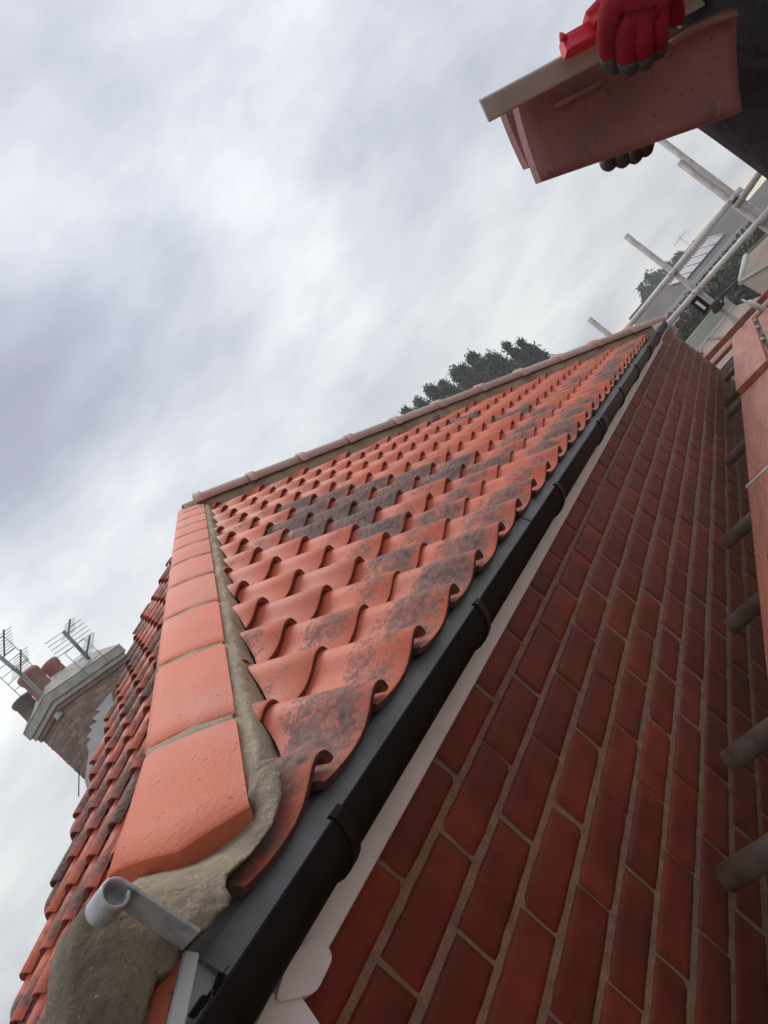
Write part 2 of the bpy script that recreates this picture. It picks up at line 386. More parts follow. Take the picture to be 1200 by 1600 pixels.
# left slope
slope_l = prism('left_roof_slope', [LP+V((-1.1, -.2, -LSL*1.1)) - LN*.08, HP+HT*HIPLEN+HS*CW*.6-LN*.20, LEDGE1 - LN*.08, LEDGE0 + LEDGE_D*-.55 - LN*.08], LN*-.02, m_under, house)
VL = V((LEDGE_D.y*-1, LEDGE_D.x, 0)).normalized()    # plan normal of the far edge, outwards
V2 = V((APEX.y-LEDGE1.y, LEDGE1.x-APEX.x, 0)).normalized(); V2 = V2 if V2.dot(LP-APEX) < 0 else -V2
planes_l = [(APEX+V2*.30, V2), (HP + HS*(CW-.03), -VH), (LEDGE0+VL*.05, VL), (V((0, -.115, 0)), V((0, -1, 0)))]
LO = V((-1.72, -.06, LP.z + (-1.72-LP.x)*LSL))
def o_left(i, j): return LO + V((0, i*TW*.8, 0)) + LU*(j*TG*.8)
def dirt_left(i, j):
    return max(.1, min(.96, random.gauss(.74, .18))), min(1, max(0, random.gauss(.7, .25)))
nl = lay(slope_l, V((0, -1, 0)), LU, LN, o_left, range(0, 40), range(-1, 25), planes_l, dirt_left, 'roof_tile', .8)
print('TILES', nf, nl)
# the back of the roof, out of sight, so that the house is closed
back = [APEX+V((0, 0, -.03)), FAR1+V((.1, .1, -.05)), V((FAR1.x+.1, 6, .2)), V((1.5, 6, -1.2)), LEDGE0+LEDGE_D*-.5+V((0, .02, -.12))]
prism('back_roof_slope', [back[0], back[1], back[2], back[3]], (0, 0, -.03), m_capfar, house)
prism('valley_roof_slope', [LEDGE1+V((.1, .1, -.5)), back[3], V((-2.0, 6, -2.5)), back[4]+V((0, .3, -.6))], (0, 0, -.03), m_capfar, house)

# --- near hip: mortar bed and the big hip tiles
hip = obj('near_hip', (lambda: None)() or mesh('hip_bed', *(lambda: (
    [HP + HT*s + HS*r + HN*h for s in [k*HIPLEN/60-.0 for k in range(61)] for r, h in ((.004, -.05), (.005, -.003), (CW*.45, .0032), (CW-.006, -.0015), (CW-.002, -.05), (CW+.012, -.22))],
    [(a*6+b, a*6+b+1, a*6+7+b, a*6+6+b) for a in range(60) for b in range(5)]))()), m_mortar, house)
# trowelled mortar fillet between hip tiles and pantiles
vs, fs = [], []; nS, nR = 220, 10
for a in range(nS+1):
    s = .055 + a*(HIPLEN-.055)/nS
    for b in range(nR+1):
        q = b/nR; r = .010 - q*.050
        h = -.008 - q*.014 - max(0, q-.55)**1.5*.16
        p = HP + HT*s + HS*r + HN*h
        k = (.5-abs(mnoise.noise(V((s*17-q*5.5, q*1.1, 6.6)))))*.008 + mnoise.noise(V((s*9, q*2.2, 1.3)))*.004 + mnoise.noise(V((s*26+q*9, q*4, 4.1)))*.0035 + mnoise.noise(V((s*110, q*20, 9)))*.0016
        vs.append(p + HN*k)
for a in range(nS):
    for b in range(nR): fs.append((a*(nR+1)+b, a*(nR+1)+b+1, (a+1)*(nR+1)+b+1, (a+1)*(nR+1)+b))
obj('mortar_fillet', mesh('mortar_fillet', vs, fs, True), m_mortar, hip)
def hip_cap(s0, s1, first=False):
    """a solid angled hip tile: wide front wing, short left wing"""
    sec = [(.0, .0), (.02, .0022), (.050, .0040), (.068, .0045), (.072, .0045), (.092, .0048), (.12, .0038), (CW-.012, .001), (CW-.004, -.002), (CW, -.007), (CW+.002, -.022)]
    T = .030 if first else .017; n = len(sec); vs, fs = [], []
    def off(r, e):      # the lowest tile's end is cut to a shallow point
        if not first or not e: return 0
        return -.036*max(0, 1-abs(r-.07)/(.07 if r < .07 else .085))
    st = [(s0, 1, .0035), (s0+.004, 1, 0), (s0+.05, 0, 0), ((s0+s1)/2, 0, 0), (s1-.004, 0, 0), (s1, 0, .0035)]
    def wide(r, s): return r*(1+(.165 if first else .0)*max(0, 1-s/.26))
    def chip(s, r): return V((mnoise.noise(V((s*30, r*30, s0))), mnoise.noise(V((s*30, 7, r*30+s0))), mnoise.noise(V((3, s*30+s0, r*30)))))*.0012
    for s, e, d in st:
        for r, h in sec: vs.append(HP+HT*(s+off(r, e))+HS*wide(r, s)+HN*(h-d)+chip(s, r))
    m0 = len(vs)
    for s, e, d in st:
        for r, h in sec: vs.append(HP+HT*(s+off(r, e))+HS*wide(min(r, CW-.012), s)+HN*(min(h, .004)-T)+chip(s, r))
    for j in range(len(st)-1):
        for i in range(n-1):
            a = j*n+i; fs.append((a, a+1, a+n+1, a+n)); fs.append((m0+a+n, m0+a+n+1, m0+a+1, m0+a))
    ns = len(fs)
    def strip(idx):
        k0 = len(vs)
        for a, b in idx: vs.extend([vs[a], vs[b]])
        for q in range(len(idx)-1): fs.append((k0+2*q, k0+2*q+2, k0+2*q+3, k0+2*q+1))
    strip([(i, m0+i) for i in range(n)]); k = (len(st)-1)*n; strip([(k+i, m0+k+i) for i in range(n)])
    strip([(j*n, m0+j*n) for j in range(len(st))]); strip([(j*n+n-1, m0+j*n+n-1) for j in range(len(st))])
    me = mesh('hip_tile', vs, fs)
    for q, p in enumerate(me.polygons): p.use_smooth = q < ns
    me.validate(); bm = bmesh.new(); bm.from_mesh(me); bmesh.ops.recalc_face_normals(bm, faces=bm.faces); bm.to_mesh(me); bm.free()
    return me
joints = [0, .28, .672, 1.037, 1.395, 1.735, 2.04, 2.33, 2.60, 2.86, 3.12, HIPLEN]
for k in range(len(joints)-1):
    g = .0125
    o = obj('hip_tile', hip_cap(joints[k]+(g if k else 0), joints[k+1]-g*(1 if k < 10 else 0), k == 0), m_cap, hip)

# --- far hip with collared half-round tiles
FD = fd.normalized(); FS = FD.cross(FN).normalized(); FL = fd.length
bm = bmesh.new()
pts = []
for a in range(41):
    p = FAR0 + fd*(a/40)
    p = FAR0 + fd*(a/40*.965)
    pts.append([p + FS*r + FN*h for r, h in ((-.095, -.090), (-.078, -.050), (-.045, -.022), (0, -.01), (.05, -.04), (.07, -.12))])
g = [[bm.verts.new(q + FN*(mnoise.noise(q*14)*.006)) for q in row] for row in pts]
if (FS.cross(V((0, 0, 1)))).dot(V((1, 1, 0))) == 0: pass
for a in range(40):
    for b in range(5): bm.faces.new((g[a][b], g[a][b+1], g[a+1][b+1], g[a+1][b]))
fhip = obj('far_hip', bm_mesh('far_hip_bed', bm, True), m_mortar, house)
bum = [0.0, .35, .62, .90, 1.17, 1.45, 1.73, 2.01, 2.29, 2.56, 2.83, 3.05]
nc = 11
for k in range(nc):
    a0, a1 = .07+(FL-.07)*k/nc, .07+(FL-.07)*(k+1)/nc
    bm = bmesh.new(); rings = []
    for s, R in ((a0, .050), (a0+.004, .070), (a0+.040, .070), (a0+.045, .056), (a1-.008, .055), (a1-.006, .048)):
        rings.append([bm.verts.new(FAR0+FD*s + FS*(math.cos(t)*R*1.12) + FN*(math.sin(t)*R*.62-.022)) for t in [math.pi*q/10 for q in range(11)]])
    for r, q in zip(rings, rings[1:]):
        for i in range(10): bm.faces.new((r[i], r[i+1], q[i+1], q[i])).smooth = True
    bm.faces.new(rings[0]); bm.faces.new(rings[-1])
    obj('ridge_tile', bm_mesh('ridge_tile', bm), m_capfar, fhip)
# --- wall of single bricks
WX0, WX1 = -1.20, 5.72
mortar = box('brick_wall', (WX0, .0018, -5.5), (WX1, .25, .075), m_joint, house)
wall = mortar
def brick_mesh(k):
    """a brick with softly worn, slightly wavy arrises"""
    nx, nz, Lx, Lz = 12, 5, .1092, .0316; vs, fs = [], []
    for j in range(nz+1):
        for i in range(nx+1):
            a, b = i/nx*2-1, j/nz*2-1
            x = Lx*math.copysign(abs(a)**.6, a); z = Lz*math.copysign(abs(b)**.55, b)
            e = min(Lx-abs(x), Lz-abs(z)); q = V((x*34+k*9, z*34, k*4.7))
            y = -.0018 + .0026*max(0, 1-e/.0025)**2 + mnoise.noise(q*.8)*.0008 + mnoise.noise(q*2.3)*.0004
            rim = 1 if e < .001 else 0
            cx = max(0, abs(a)+abs(b)-1.72)
            vs.append((x + rim*mnoise.noise(q)*.0022 - math.copysign(cx*.002, a), y+cx*.0015, z + rim*mnoise.noise(q+V((5, 5, 5)))*.0018 - math.copysign(cx*.0013, b)))
    W_ = nx+1
    for j in range(nz):
        for i in range(nx): k0 = j*W_+i; fs.append((k0, k0+1, k0+W_+1, k0+W_))
    rimv = [i for i in range(W_)] + [j*W_+nx for j in range(1, nz+1)] + [nz*W_+i for i in range(nx-1, -1, -1)] + [j*W_ for j in range(nz-1, 0, -1)]
    m0 = len(vs); n = len(rimv)
    for i in rimv: vs.append((vs[i][0], .04, vs[i][2]))
    for i in range(n): fs.append((rimv[(i+1) % n], rimv[i], m0+i, m0+(i+1) % n))
    return mesh('brick', vs, fs, True)
BR = [brick_mesh(k) for k in range(6)]
for b in BR: b.materials.append(m_brick)
nb = 0; rest = []
for k in range(-1, 13):
    zc_ = -(k+.5)*.075 - .0008*k
    x = 0.0 if k % 2 else -.1125
    i0 = int((WX0-x)/.225)-1
    for i in range(i0, 32):
        cx_ = x + .1125 + i*.225 + random.uniform(-.003, .003)
        if cx_-.1085 < WX0 or cx_+.105 > WX1: continue
        if k >= 10 or cx_ > 3.35+(-.6 if k > 7 else 0) or nb >= 292: rest.append((cx_, zc_)); continue
        sc = Matrix.Diagonal((random.uniform(.985, 1.008), 1, random.uniform(.97, 1.02), 1))
        M4 = Matrix.Translation((cx_, random.uniform(-.0012, .0018), zc_+random.uniform(-.0012, .0012))) @ Matrix.Rotation(random.uniform(-.006, .006), 4, 'Y') @ sc
        obj('brick', random.choice(BR), None, wall, M4); nb += 1
bm = bmesh.new()
for cx_, zc_ in rest: box_bm(bm, (cx_-.1085, random.uniform(-.002, .0006), zc_-.0305), (cx_+.1085, .03, zc_+.0305))
tag(obj('far_brickwork', bm_mesh('far_brickwork', bm), m_brick, wall), kind='stuff')
box('end_wall', (WX1-.25, .25, -5.5), (WX1, 6, .07), m_brick, house)
print('BRICKS', nb, len(rest))

# --- fascia, eaves tray, gutter
GX0, GX1 = -1.12, 4.75
fascia = box('fascia', (-1.04, -.03, .058), (GX1-.1, .003, .158), m_white, house, .002)
box('fascia_end', (-1.04, -.034, .062), (-.952, .003, .184), m_white, house, .002)
tray = []
segs = [(-.957, .41), (.395, 1.63), (1.615, 2.93), (2.915, GX1-.12)]
trayobj = None
for k, (a, b) in enumerate(segs):
    dy = .003*(k % 2)
    cs = [(.03, .196), (-.018, .176), (-.033, .170), (-.042, .164), (-.056, .126), (-.062, .114)]
    vs, fs = [], []
    nx = 14
    for q in range(nx+1):
        x = a+(b-a)*q/nx
        for y, z in cs: vs.append((x, y-dy+mnoise.noise(V((x*3, y*20, k)))*.0012, z+dy*.4))
    m = len(cs)
    for q in range(nx):
        for r in range(m-1): fs.append((q*m+r, (q+1)*m+r, (q+1)*m+r+1, q*m+r+1))
    me = mesh('eaves_tray', vs, fs)
    o = obj('eaves_tray', me, m_tray, house)
    so = o.modifiers.new('thick', 'SOLIDIFY'); so.thickness = .0025; so.offset = 0
def gutter_prof(R=.054, cy=-.088, cz=.146, t=.0028, depth=.047):
    o = [(cy - R*math.cos(math.pi*k/14), cz - depth*math.sin(math.pi*k/14)) for k in range(13)]
    i = [(cy - (R-t)*math.cos(math.pi*k/14), cz - (depth-t)*math.sin(math.pi*k/14)) for k in range(12, -1, -1)]
    return o + [(o[-1][0], o[-1][1]+.004)] + i + [(cy-R-.001, cz+.003)]
def extrude_yz(name, prof, x0, x1, mat_, parent, smooth=True):
    bm = bmesh.new(); a = [bm.verts.new((x0, y, z)) for y, z in prof]; b = [bm.verts.new((x1, y, z)) for y, z in prof]; n = len(prof)
    for k in range(n): f = bm.faces.new((a[k], a[(k+1) % n], b[(k+1) % n], b[k])); f.smooth = smooth
    bm.faces.new(a); bm.faces.new(b)
    return obj(name, bm_mesh(name, bm), mat_, parent)
gutter = extrude_yz('rain_gutter', gutter_prof(), GX0, GX1, m_black, house)
def bracket_at(x, wd=.020):
    p = [(-.034, .150), (-.034, .088)]
    p += [(-.088 + .0585*math.cos(math.pi*k/12), .146 - .0525*math.sin(math.pi*k/12)) for k in range(1, 12)]
    o_ = [(-.148, .147), (-.146, .154), (-.138, .154)]
    inn = [(-.088 - .0545*math.cos(math.pi*k/12), .146 - .0472*math.sin(math.pi*k/12)) for k in range(0, 13)]
    prof = p + o_ + inn
    return extrude_yz('gutter_bracket', prof, x-wd/2, x+wd/2, m_black, gutter, False)
for x in (-.80, -.25, .47, 1.22, 1.86, 2.5, 3.2, 3.9): bracket_at(x)
def union_at(x): return extrude_yz('gutter_union', gutter_prof(.0575, -.088, .146, .003, .0505), x-.045, x+.045, m_black, gutter)
for x in (1.3, 3.3): union_at(x)
# little clips of the gutter's end
for (a, b) in (((357, 1508), (312, 1572)),):
    p, q = hy(*a, -.052), hy(*b, -.052)
    prism('gutter_clip', [p, p+V((0, 0, -.004)), q+V((0, 0, -.004)), q], (0, .003, 0), m_black, gutter)
for pts in ([(318, 1552), (326, 1557), (309, 1588), (297, 1584)], [(360, 1526), (354, 1538), (334, 1560), (331, 1556), (346, 1532)]):
    prism('gutter_clip', [hy(*q, -.060) for q in pts], (0, .008, 0), m_black, gutter, .001)
# white corner trims
prism('fascia_corner', rounded([hy(*q, -.046) for q in ((452, 1492), (500, 1460), (522, 1494), (494, 1552), (430, 1566))], .010), (0, .02, 0), m_white, house)
prism('corner_board', rounded([hy(*q, -.040) for q in ((425, 1552), (470, 1556), (540, 1660), (430, 1720), (370, 1660))], .003), (0, .03, 0), m_white, house)
prism('barge_board', [hy(*q, -.085) for q in ((289, 1484), (313, 1487), (282, 1640), (250, 1640))], (0, .05, 0), m_white, house, .0015)
prism('undercloak_tile', [hy(*q, -.090) for q in ((281, 1500), (287, 1488), (248, 1640), (216, 1660), (242, 1545))], (0, .10, 0), m_cap, house, .001)

# --- mortar at the foot of the hip
def lump(name, outline, y0, depth, mat_, parent, amp=.006, centre_push=.02, seed=0, freq=16):
    """a filled, lumpy mortar face inside an outline, bulging towards -y"""
    bm = bmesh.new(); vs = []
    pts = [V(p) for p in outline]
    for a, b in zip(pts, pts[1:]+pts[:1]):
        m = max(1, int((b-a).length/.012))
        for k in range(m): vs.append(bm.verts.new(a.lerp(b, k/m)))
    f = bm.faces.new(vs); bmesh.ops.triangulate(bm, faces=[f], quad_method='BEAUTY', ngon_method='BEAUTY')
    for thr in (.03, .016, .010, .007):
        es = [e for e in bm.edges if e.calc_length() > thr and not e.is_boundary]
        bmesh.ops.subdivide_edges(bm, edges=es, cuts=1, use_grid_fill=True)
        bmesh.ops.triangulate(bm, faces=bm.faces[:])
        bmesh.ops.beautify_fill(bm, faces=bm.faces[:], edges=[e for e in bm.edges if not e.is_boundary])
        inner = [v for v in bm.verts if not v.is_boundary]
        for _ in range(12): bmesh.ops.smooth_vert(bm, verts=inner, factor=.5, use_axis_x=True, use_axis_y=True, use_axis_z=True)
    edge_pts = [v.co.copy() for v in bm.verts if v.is_boundary]
    bnd = [e for e in bm.edges if e.is_boundary]
    for v in bm.verts:
        if v.is_boundary: continue
        d = min((v.co-q).length for q in edge_pts); w_ = min(1, d/.03)
        k = (.35-abs(mnoise.noise(v.co*freq*.9+V((seed, 3, 0)))))*amp*1.3 + mnoise.noise(v.co*freq+V((seed, 0, 0)))*amp + mnoise.noise(v.co*freq*2.7+V((0, seed, 0)))*amp*.55 + mnoise.noise(v.co*freq*7)*amp*.34
        v.co.y += -centre_push*(1-(1-w_)**2) + k*min(1, d/.010)
    for f in bm.faces: f.smooth = True
    r = bmesh.ops.extrude_edge_only(bm, edges=bnd)
    for v in [g for g in r['geom'] if isinstance(g, bmesh.types.BMVert)]: v.co.y += depth
    return obj(name, bm_mesh(name, bm), mat_, parent)
def ce(r, s=.014, h=-.027): return HP + HT*(s-.036*max(0, 1-abs(r-.07)/(.07 if r < .07 else .085))) + HS*r + HN*h
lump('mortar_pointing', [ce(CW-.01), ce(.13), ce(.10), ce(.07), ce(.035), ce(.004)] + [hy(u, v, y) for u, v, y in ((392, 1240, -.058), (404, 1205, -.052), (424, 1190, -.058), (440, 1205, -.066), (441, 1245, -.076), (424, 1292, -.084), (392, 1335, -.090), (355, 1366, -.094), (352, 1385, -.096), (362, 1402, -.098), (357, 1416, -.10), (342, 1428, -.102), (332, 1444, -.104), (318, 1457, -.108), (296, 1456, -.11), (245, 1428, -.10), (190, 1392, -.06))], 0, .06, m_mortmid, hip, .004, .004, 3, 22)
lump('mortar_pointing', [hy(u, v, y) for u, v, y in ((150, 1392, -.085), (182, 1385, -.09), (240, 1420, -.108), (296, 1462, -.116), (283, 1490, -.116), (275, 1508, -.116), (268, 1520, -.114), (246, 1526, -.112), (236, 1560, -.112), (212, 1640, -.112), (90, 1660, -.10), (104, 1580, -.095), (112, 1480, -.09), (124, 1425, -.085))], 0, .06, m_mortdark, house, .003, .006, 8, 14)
# --- hip iron
iron = put(bpy.data.objects.new('hip_iron', None), house, Matrix.Translation(hy(230, 1430, -.132)))
p_top, p_bot = hy(182, 1391, -.135), hy(300, 1469, -.135); ax_ = V((0, -1, 0)); wd = .037
upv = (p_top-p_bot); upv.y = 0; upv.normalize(); nrm = V((-upv.z, 0, upv.x)); nrm = nrm if nrm.x < 0 else -nrm
prof = [p_bot, p_bot.lerp(p_top, .5), p_top]
rc = .0125
cc = p_top + nrm*rc*1.0
for k in range(1, 17):
    t = k/16*math.radians(318); r = rc*(1-.12*k/16)
    prof.append(cc - nrm*r*math.cos(t) + upv*r*math.sin(t))
bm = bmesh.new(); A, B = [], []
for p in prof:
    A.append(bm.verts.new(p+ax_*wd/2)); B.append(bm.verts.new(p-ax_*wd/2))
for k in range(len(prof)-1): bm.faces.new((A[k], A[k+1], B[k+1], B[k])).smooth = k > 1
o = obj('strap', bm_mesh('strap', bm), m_galv, iron); so = o.modifiers.new('t', 'SOLIDIFY'); so.thickness = .0034; so.offset = 0
o.modifiers.new('b', 'BEVEL').width = .0008
#PART2
# ------------------------------------------------------------------ ground and things far off
m_ground = mat('grass ground', (.045, .062, .028), .9, (.07, .075, .04), .3, 5)
obj('ground', mesh('ground', [(-120, -220, -5.5), (300, -220, -5.5), (300, 260, -5.5), (-120, 260, -5.5)], [(0, 1, 2, 3)]), m_ground)['kind'] = 'structure'
m_slate = mat('weathered roof slate', (.10, .088, .082), .75, (.07, .06, .056), .7, 6, objvar=.1)
m_farbrick = mat('far brick wall', (.28, .115, .085), .8, (.22, .085, .06), .5, 4)
m_solar = mat('solar panel glass', (.16, .17, .21), .35, spec=.5)
m_glass = mat('window glass', (.05, .055, .06), .08, spec=.6)
m_felt = mat('mineral roofing felt', (.27, .20, .165), .85, (.21, .155, .125), .4, 6)
m_trimgreen = mat('pale green roof trim', (.42, .44, .36), .6, (.36, .385, .31), .6, 4)
m_wood = mat('weathered timber', (.16, .13, .10), .8, (.10, .085, .065), 2, 5)
m_render_ = mat('grey render', (.36, .34, .31), .85, (.30, .285, .26), 1, 4)

def leaves(bm, pts, size, rnd, upb=.0):
    for p, k in pts:
        a = V((rnd.gauss(0, 1), rnd.gauss(0, 1), rnd.gauss(0, 1)+upb)).normalized(); b = a.orthogonal().normalized()
        b = (Matrix.Rotation(rnd.uniform(0, 6.3), 3, a) @ b); sz = size*rnd.uniform(.5, 1.3)*k
        bm.faces.new([bm.verts.new(p+a*sz), bm.verts.new(p+b*sz*.42), bm.verts.new(p-a*sz*.7), bm.verts.new(p-b*sz*.42)])
def plume_tree(name, tips, depth, base_r, label, cat, group, size, n, mleaf, z0=-5.5, shape=1.0):
    """crown of several leafy plumes rising from one trunk"""
    rnd = random.Random(hash((round(tips[0].x, 1), len(tips))) & 0xffff)
    c = sum(tips, V())/len(tips)
    t = thing(name, (c.x, c.y, z0), label, cat, group)
    bm = bmesh.new(); bt = bmesh.new(); mid = V((c.x, c.y, z0 + (c.z-z0)*.25))
    tube_bm(bt, [(c.x, c.y, z0), (c.x+.1, c.y, (z0+mid.z)/2), mid], [.28, .22, .17], 8)
    for tip in tips:
        foot = mid.lerp(V((tip.x, tip.y, tip.z-depth*.9)), .8)
        tube_bm(bt, [mid, foot, tip-V((0, 0, .3))], [.13, .07, .02], 6)
        L_ = []
        sprays = [(rnd.uniform(.0, 1), rnd.uniform(0, 6.283), rnd.uniform(.45, 1.1)) for _ in range(max(10, n//55))]
        for q, th, ex in sprays:            # leafy sprays leaving the leader, leaving gaps between them
            r = base_r*(1-(1-q)**(1.6*shape))*ex + .05
            o = V((tip.x, tip.y, tip.z - q*depth)); d = V((math.cos(th), math.sin(th), rnd.uniform(.15, .7)))
            for _ in range(55):
                s = rnd.random()**.7; g = .10+.16*s
                L_.append((o + d*(r*s) + V((rnd.gauss(0, g*base_r*.5), rnd.gauss(0, g*base_r*.5), rnd.gauss(0, g*base_r*.5))), 1))
        leaves(bm, L_, size, rnd, .6)
    obj('trunk', bm_mesh('trunk', bt), m_bark, t); obj('crown', bm_mesh('crown', bm), mleaf, t)
    return t
CT = 'conifers behind the roof'
plume_tree('conifer_tree', [at(633, 642, 46), at(652, 628, 45.5), at(668, 606, 45), at(690, 600, 46)], 4.2, 1.15, 'lowest dark conifer of the clump rising behind the tiled roof, on its far left', 'tree', CT, .105, 10000, m_leaf)
plume_tree('conifer_tree', [at(709, 580, 45), at(735, 557, 44.5), at(722, 575, 45.2)], 4.6, 1.3, 'dark conifer with a single blunt top, second from the low end of the clump', 'tree', CT, .105, 10500, m_leaf)
plume_tree('conifer_tree', [at(763, 556, 45), at(775, 562, 44.6)], 4.6, 1.25, 'narrow dark conifer standing between its two taller neighbours behind the roof', 'tree', CT, .105, 10500, m_leaf)
plume_tree('conifer_tree', [at(789, 540, 45), at(812, 535, 45.5), at(825, 543, 46), at(802, 550, 45)], 4.4, .85, 'tallest dark conifer behind the roof, beside a thin bare branch', 'tree', CT, .105, 10000, m_leaf)
bb = thing('bare_branch', at(850, 590, 46), 'thin bare branch sticking up beside the tallest conifer behind the roof', 'branch')
tube('twig', [at(850, 600, 46), at(853, 566, 46), at(857, 549, 46)], .022, m_bark, bb, 5)
tube('twig', [at(852, 575, 46), at(847, 560, 46)], .016, m_bark, bb, 5)
GT = 'broadleaf trees beside the far houses'
plume_tree('bushy_tree', [at(1001, 449, 92), at(1012, 431, 93), at(1024, 432, 92), at(1008, 462, 91)], 6.5, 1.9, 'dark bushy tree at the end of the far houses, nearest the tiled roof', 'tree', GT, .30, 3600, m_leaf, shape=1.6)
plume_tree('bushy_tree', [at(1040, 413, 93), at(1054, 403, 94), at(1063, 399, 95), at(1046, 420, 93)], 6.0, 1.7, 'dark bushy tree hiding the ridge end of the far house with solar panels', 'tree', GT, .30, 3200, m_leaf, shape=1.6)
plume_tree('ridge_bush', [at(1080, 385, 84), at(1085, 380, 85), at(1076, 392, 84)], 3.0, .7, 'small dark tree top showing over the far ridge beside a faint aerial', 'tree', None, .22, 700, m_leaf, shape=1.6)

# ---- row of houses with solar panels
XW = 76.0
fh = thing('terraced_house', (XW+3, 2, -5.5), 'far brick terrace with grey slate roof, solar panels and white windows', 'house')
e0, e1 = hx(1012, 524, XW), hx(1176, 327, XW); ez_ = (e0.z+e1.z)/2; e0.z = e1.z = ez_
r0, r1 = hx(1020, 481, XW+4), hx(1137, 317, XW+4); rz_ = r1.z; r0 = V((r1.x, e0.y+.4, rz_))
RNv = (e1-e0).cross(r1-e0).normalized(); RNv = RNv if RNv.x < 0 else -RNv
def roofpt(u, v, off=0): return hit(u, v, RNv, e0 + RNv*off)
roof_far = prism('roof', [e0+V((-.3, .2, -.08)), e1+V((-.3, -.2, -.08)), r1, r0], -RNv*.15, m_slate, fh)
prism('roof_back', [r0, r1, V((r1.x+4, e1.y, ez_)), V((r1.x+4, e0.y, ez_))], (0, 0, -.15), m_slate, fh)
box('ridge_tiles', (r1.x-.14, r1.y, rz_-.05), (r1.x+.14, r0.y, rz_+.14), m_slate, roof_far, .03)
box('wall', (XW, e1.y+.3, -5.5), (XW+8, e0.y-.2, ez_-.06), m_farbrick, fh)
box('gutter', (XW-.42, e1.y-.2, ez_-.16), (XW-.30, e0.y+.2, ez_-.03), m_white, fh)
box('fascia', (XW-.28, e1.y-.1, ez_-.36), (XW-.02, e0.y+.1, ez_-.10), m_white, fh)
q = [roofpt(1107, 373, .16), roofpt(1132.5, 365.5, .16), roofpt(1070, 439.5, .16), roofpt(1047, 445, .16)]
for k in range(5):
    a0, a1 = k/5+.006, (k+1)/5-.006
    pan = prism('solar_panel', [q[0].lerp(q[3], a0), q[1].lerp(q[2], a0), q[1].lerp(q[2], a1), q[0].lerp(q[3], a1)], RNv*.05, m_solar, fh)
fr = bmesh.new()
for k in range(6):
    a0 = k/5
    tube_bm(fr, [q[0].lerp(q[3], a0)+RNv*.09, q[1].lerp(q[2], a0)+RNv*.09], .05, 6)
obj('panel_frame', bm_mesh('panel_frame', fr), m_white, fh)
for (u, v, ww) in ((1152, 369, 1.7), (1116, 411, 1.7), (1081, 450, 1.4), (1049, 490, 1.5)):
    c = hx(u, v, XW); zt, zb = ez_-.14, ez_-1.30
    wd = box('window', (XW-.03, c.y-ww/2, zb), (XW+.04, c.y+ww/2, zt), m_glass, fh)
    for k, (ya, yb, za, zb2) in enumerate(((-.5, -.42, 0, 1), (.42, .5, 0, 1), (-.22, -.13, 0, 1), (.13, .22, 0, 1), (-.42, .42, 0, .10), (-.42, .42, .90, 1), (-.13, .13, .50, .62))):
        box('sash_bar', (XW-.08, c.y+ya*ww, zb+za*(zt-zb)), (XW-.035, c.y+yb*ww, zb+zb2*(zt-zb)), m_white, wd)
dpc = hx(1060, 476, XW)
tube('downpipe', [(XW-.35, dpc.y, ez_-.15), (XW-.1, dpc.y, ez_-.6), (XW-.1, dpc.y, -5.4)], .07, m_white, fh, 8)
def far_aerial(u, v, d):
    p = at(u, v, d); t = thing('roof_aerial', p-V((0, 0, 1)), 'faint thin aerial standing on the far ridge beside the small tree top', 'aerial')
    tube('mast', [p-V((0, 0, 1.6)), p+V((0, 0, .9))], .025, m_aerial, t, 5)
    bm = bmesh.new(); tube_bm(bm, [p+V((0, -.8, .7)), p+V((0, .8, .7))], .02, 5)
    for k in range(6): tube_bm(bm, [p+V((-.3, -.7+.28*k, .5)), p+V((.3, -.7+.28*k, .95))], .014, 4)
    obj('boom', bm_mesh('boom', bm), m_aerial, t)
far_aerial(1072, 379, 82)
# second house further right
e2 = hx(1178, 330, 70)
h2 = thing('brick_outhouse', (72, e2.y-3, -5.5), 'brick gable wall at the right end of the terrace behind the paired scaffold poles', 'house')
box('wall', (72, e2.y-7, -5.5), (79, e2.y-.2, ez_-.5), m_farbrick, h2)
prism('roof', [V((71.6, e2.y-7.4, ez_-.55)), V((71.6, e2.y+.1, ez_-.55)), V((75.5, e2.y-.1, ez_+.9)), V((75.5, e2.y-7.4, ez_+.9))], (0, 0, -.14), m_slate, h2)
box('gutter', (71.45, e2.y-7.4, ez_-.72), (71.58, e2.y+.1, ez_-.58), m_white, h2)

# ---- dark hedge bushes
HB = 'tall dark bushes below the far houses'
def bush(u, v, d, rad, hgt, label, m_=None, ls=.15, n=180):
    top = at(u, v, d); rnd = random.Random(int(u*7+v))
    t = thing('tall_bush', (top.x, top.y, -5.5), label, 'bush', HB)
    bm = bmesh.new(); L_ = []
    for _ in range(n):
        th = rnd.uniform(0, 6.283); rr = rad*math.sqrt(rnd.random()); zz = rnd.random()
        c = V((top.x+math.cos(th)*rr, top.y+math.sin(th)*rr, top.z - hgt*zz*.9 - .5*(rr/rad)**2*hgt*.35))
        for _ in range(60): L_.append((c+V((rnd.gauss(0, .14*rad), rnd.gauss(0, .14*rad), rnd.gauss(0, .12*rad))), 1))
    leaves(bm, L_, ls, rnd, .3)
    leaves(bm, [(V((top.x, top.y, top.z-hgt*.5)).lerp(p, .75), 1) for p, _ in L_[::4]], ls*3.2, rnd, .3)
    obj('foliage', bm_mesh('foliage', bm), m_ or m_leaf2, t)
    core = bmesh.new(); tube_bm(core, [(top.x, top.y, -5.5), (top.x+.1, top.y, top.z-hgt*.3)], [.2, .08], 6); obj('stem', bm_mesh('stem', core), m_bark, t)
bush(1081, 484, 34, 2.7, 4.2, 'dark rounded bush just past the end of the black gutter')
bush(1106, 456, 36, 2.7, 4.4, 'dark bush behind the dark clamp of the slim scaffold pole')
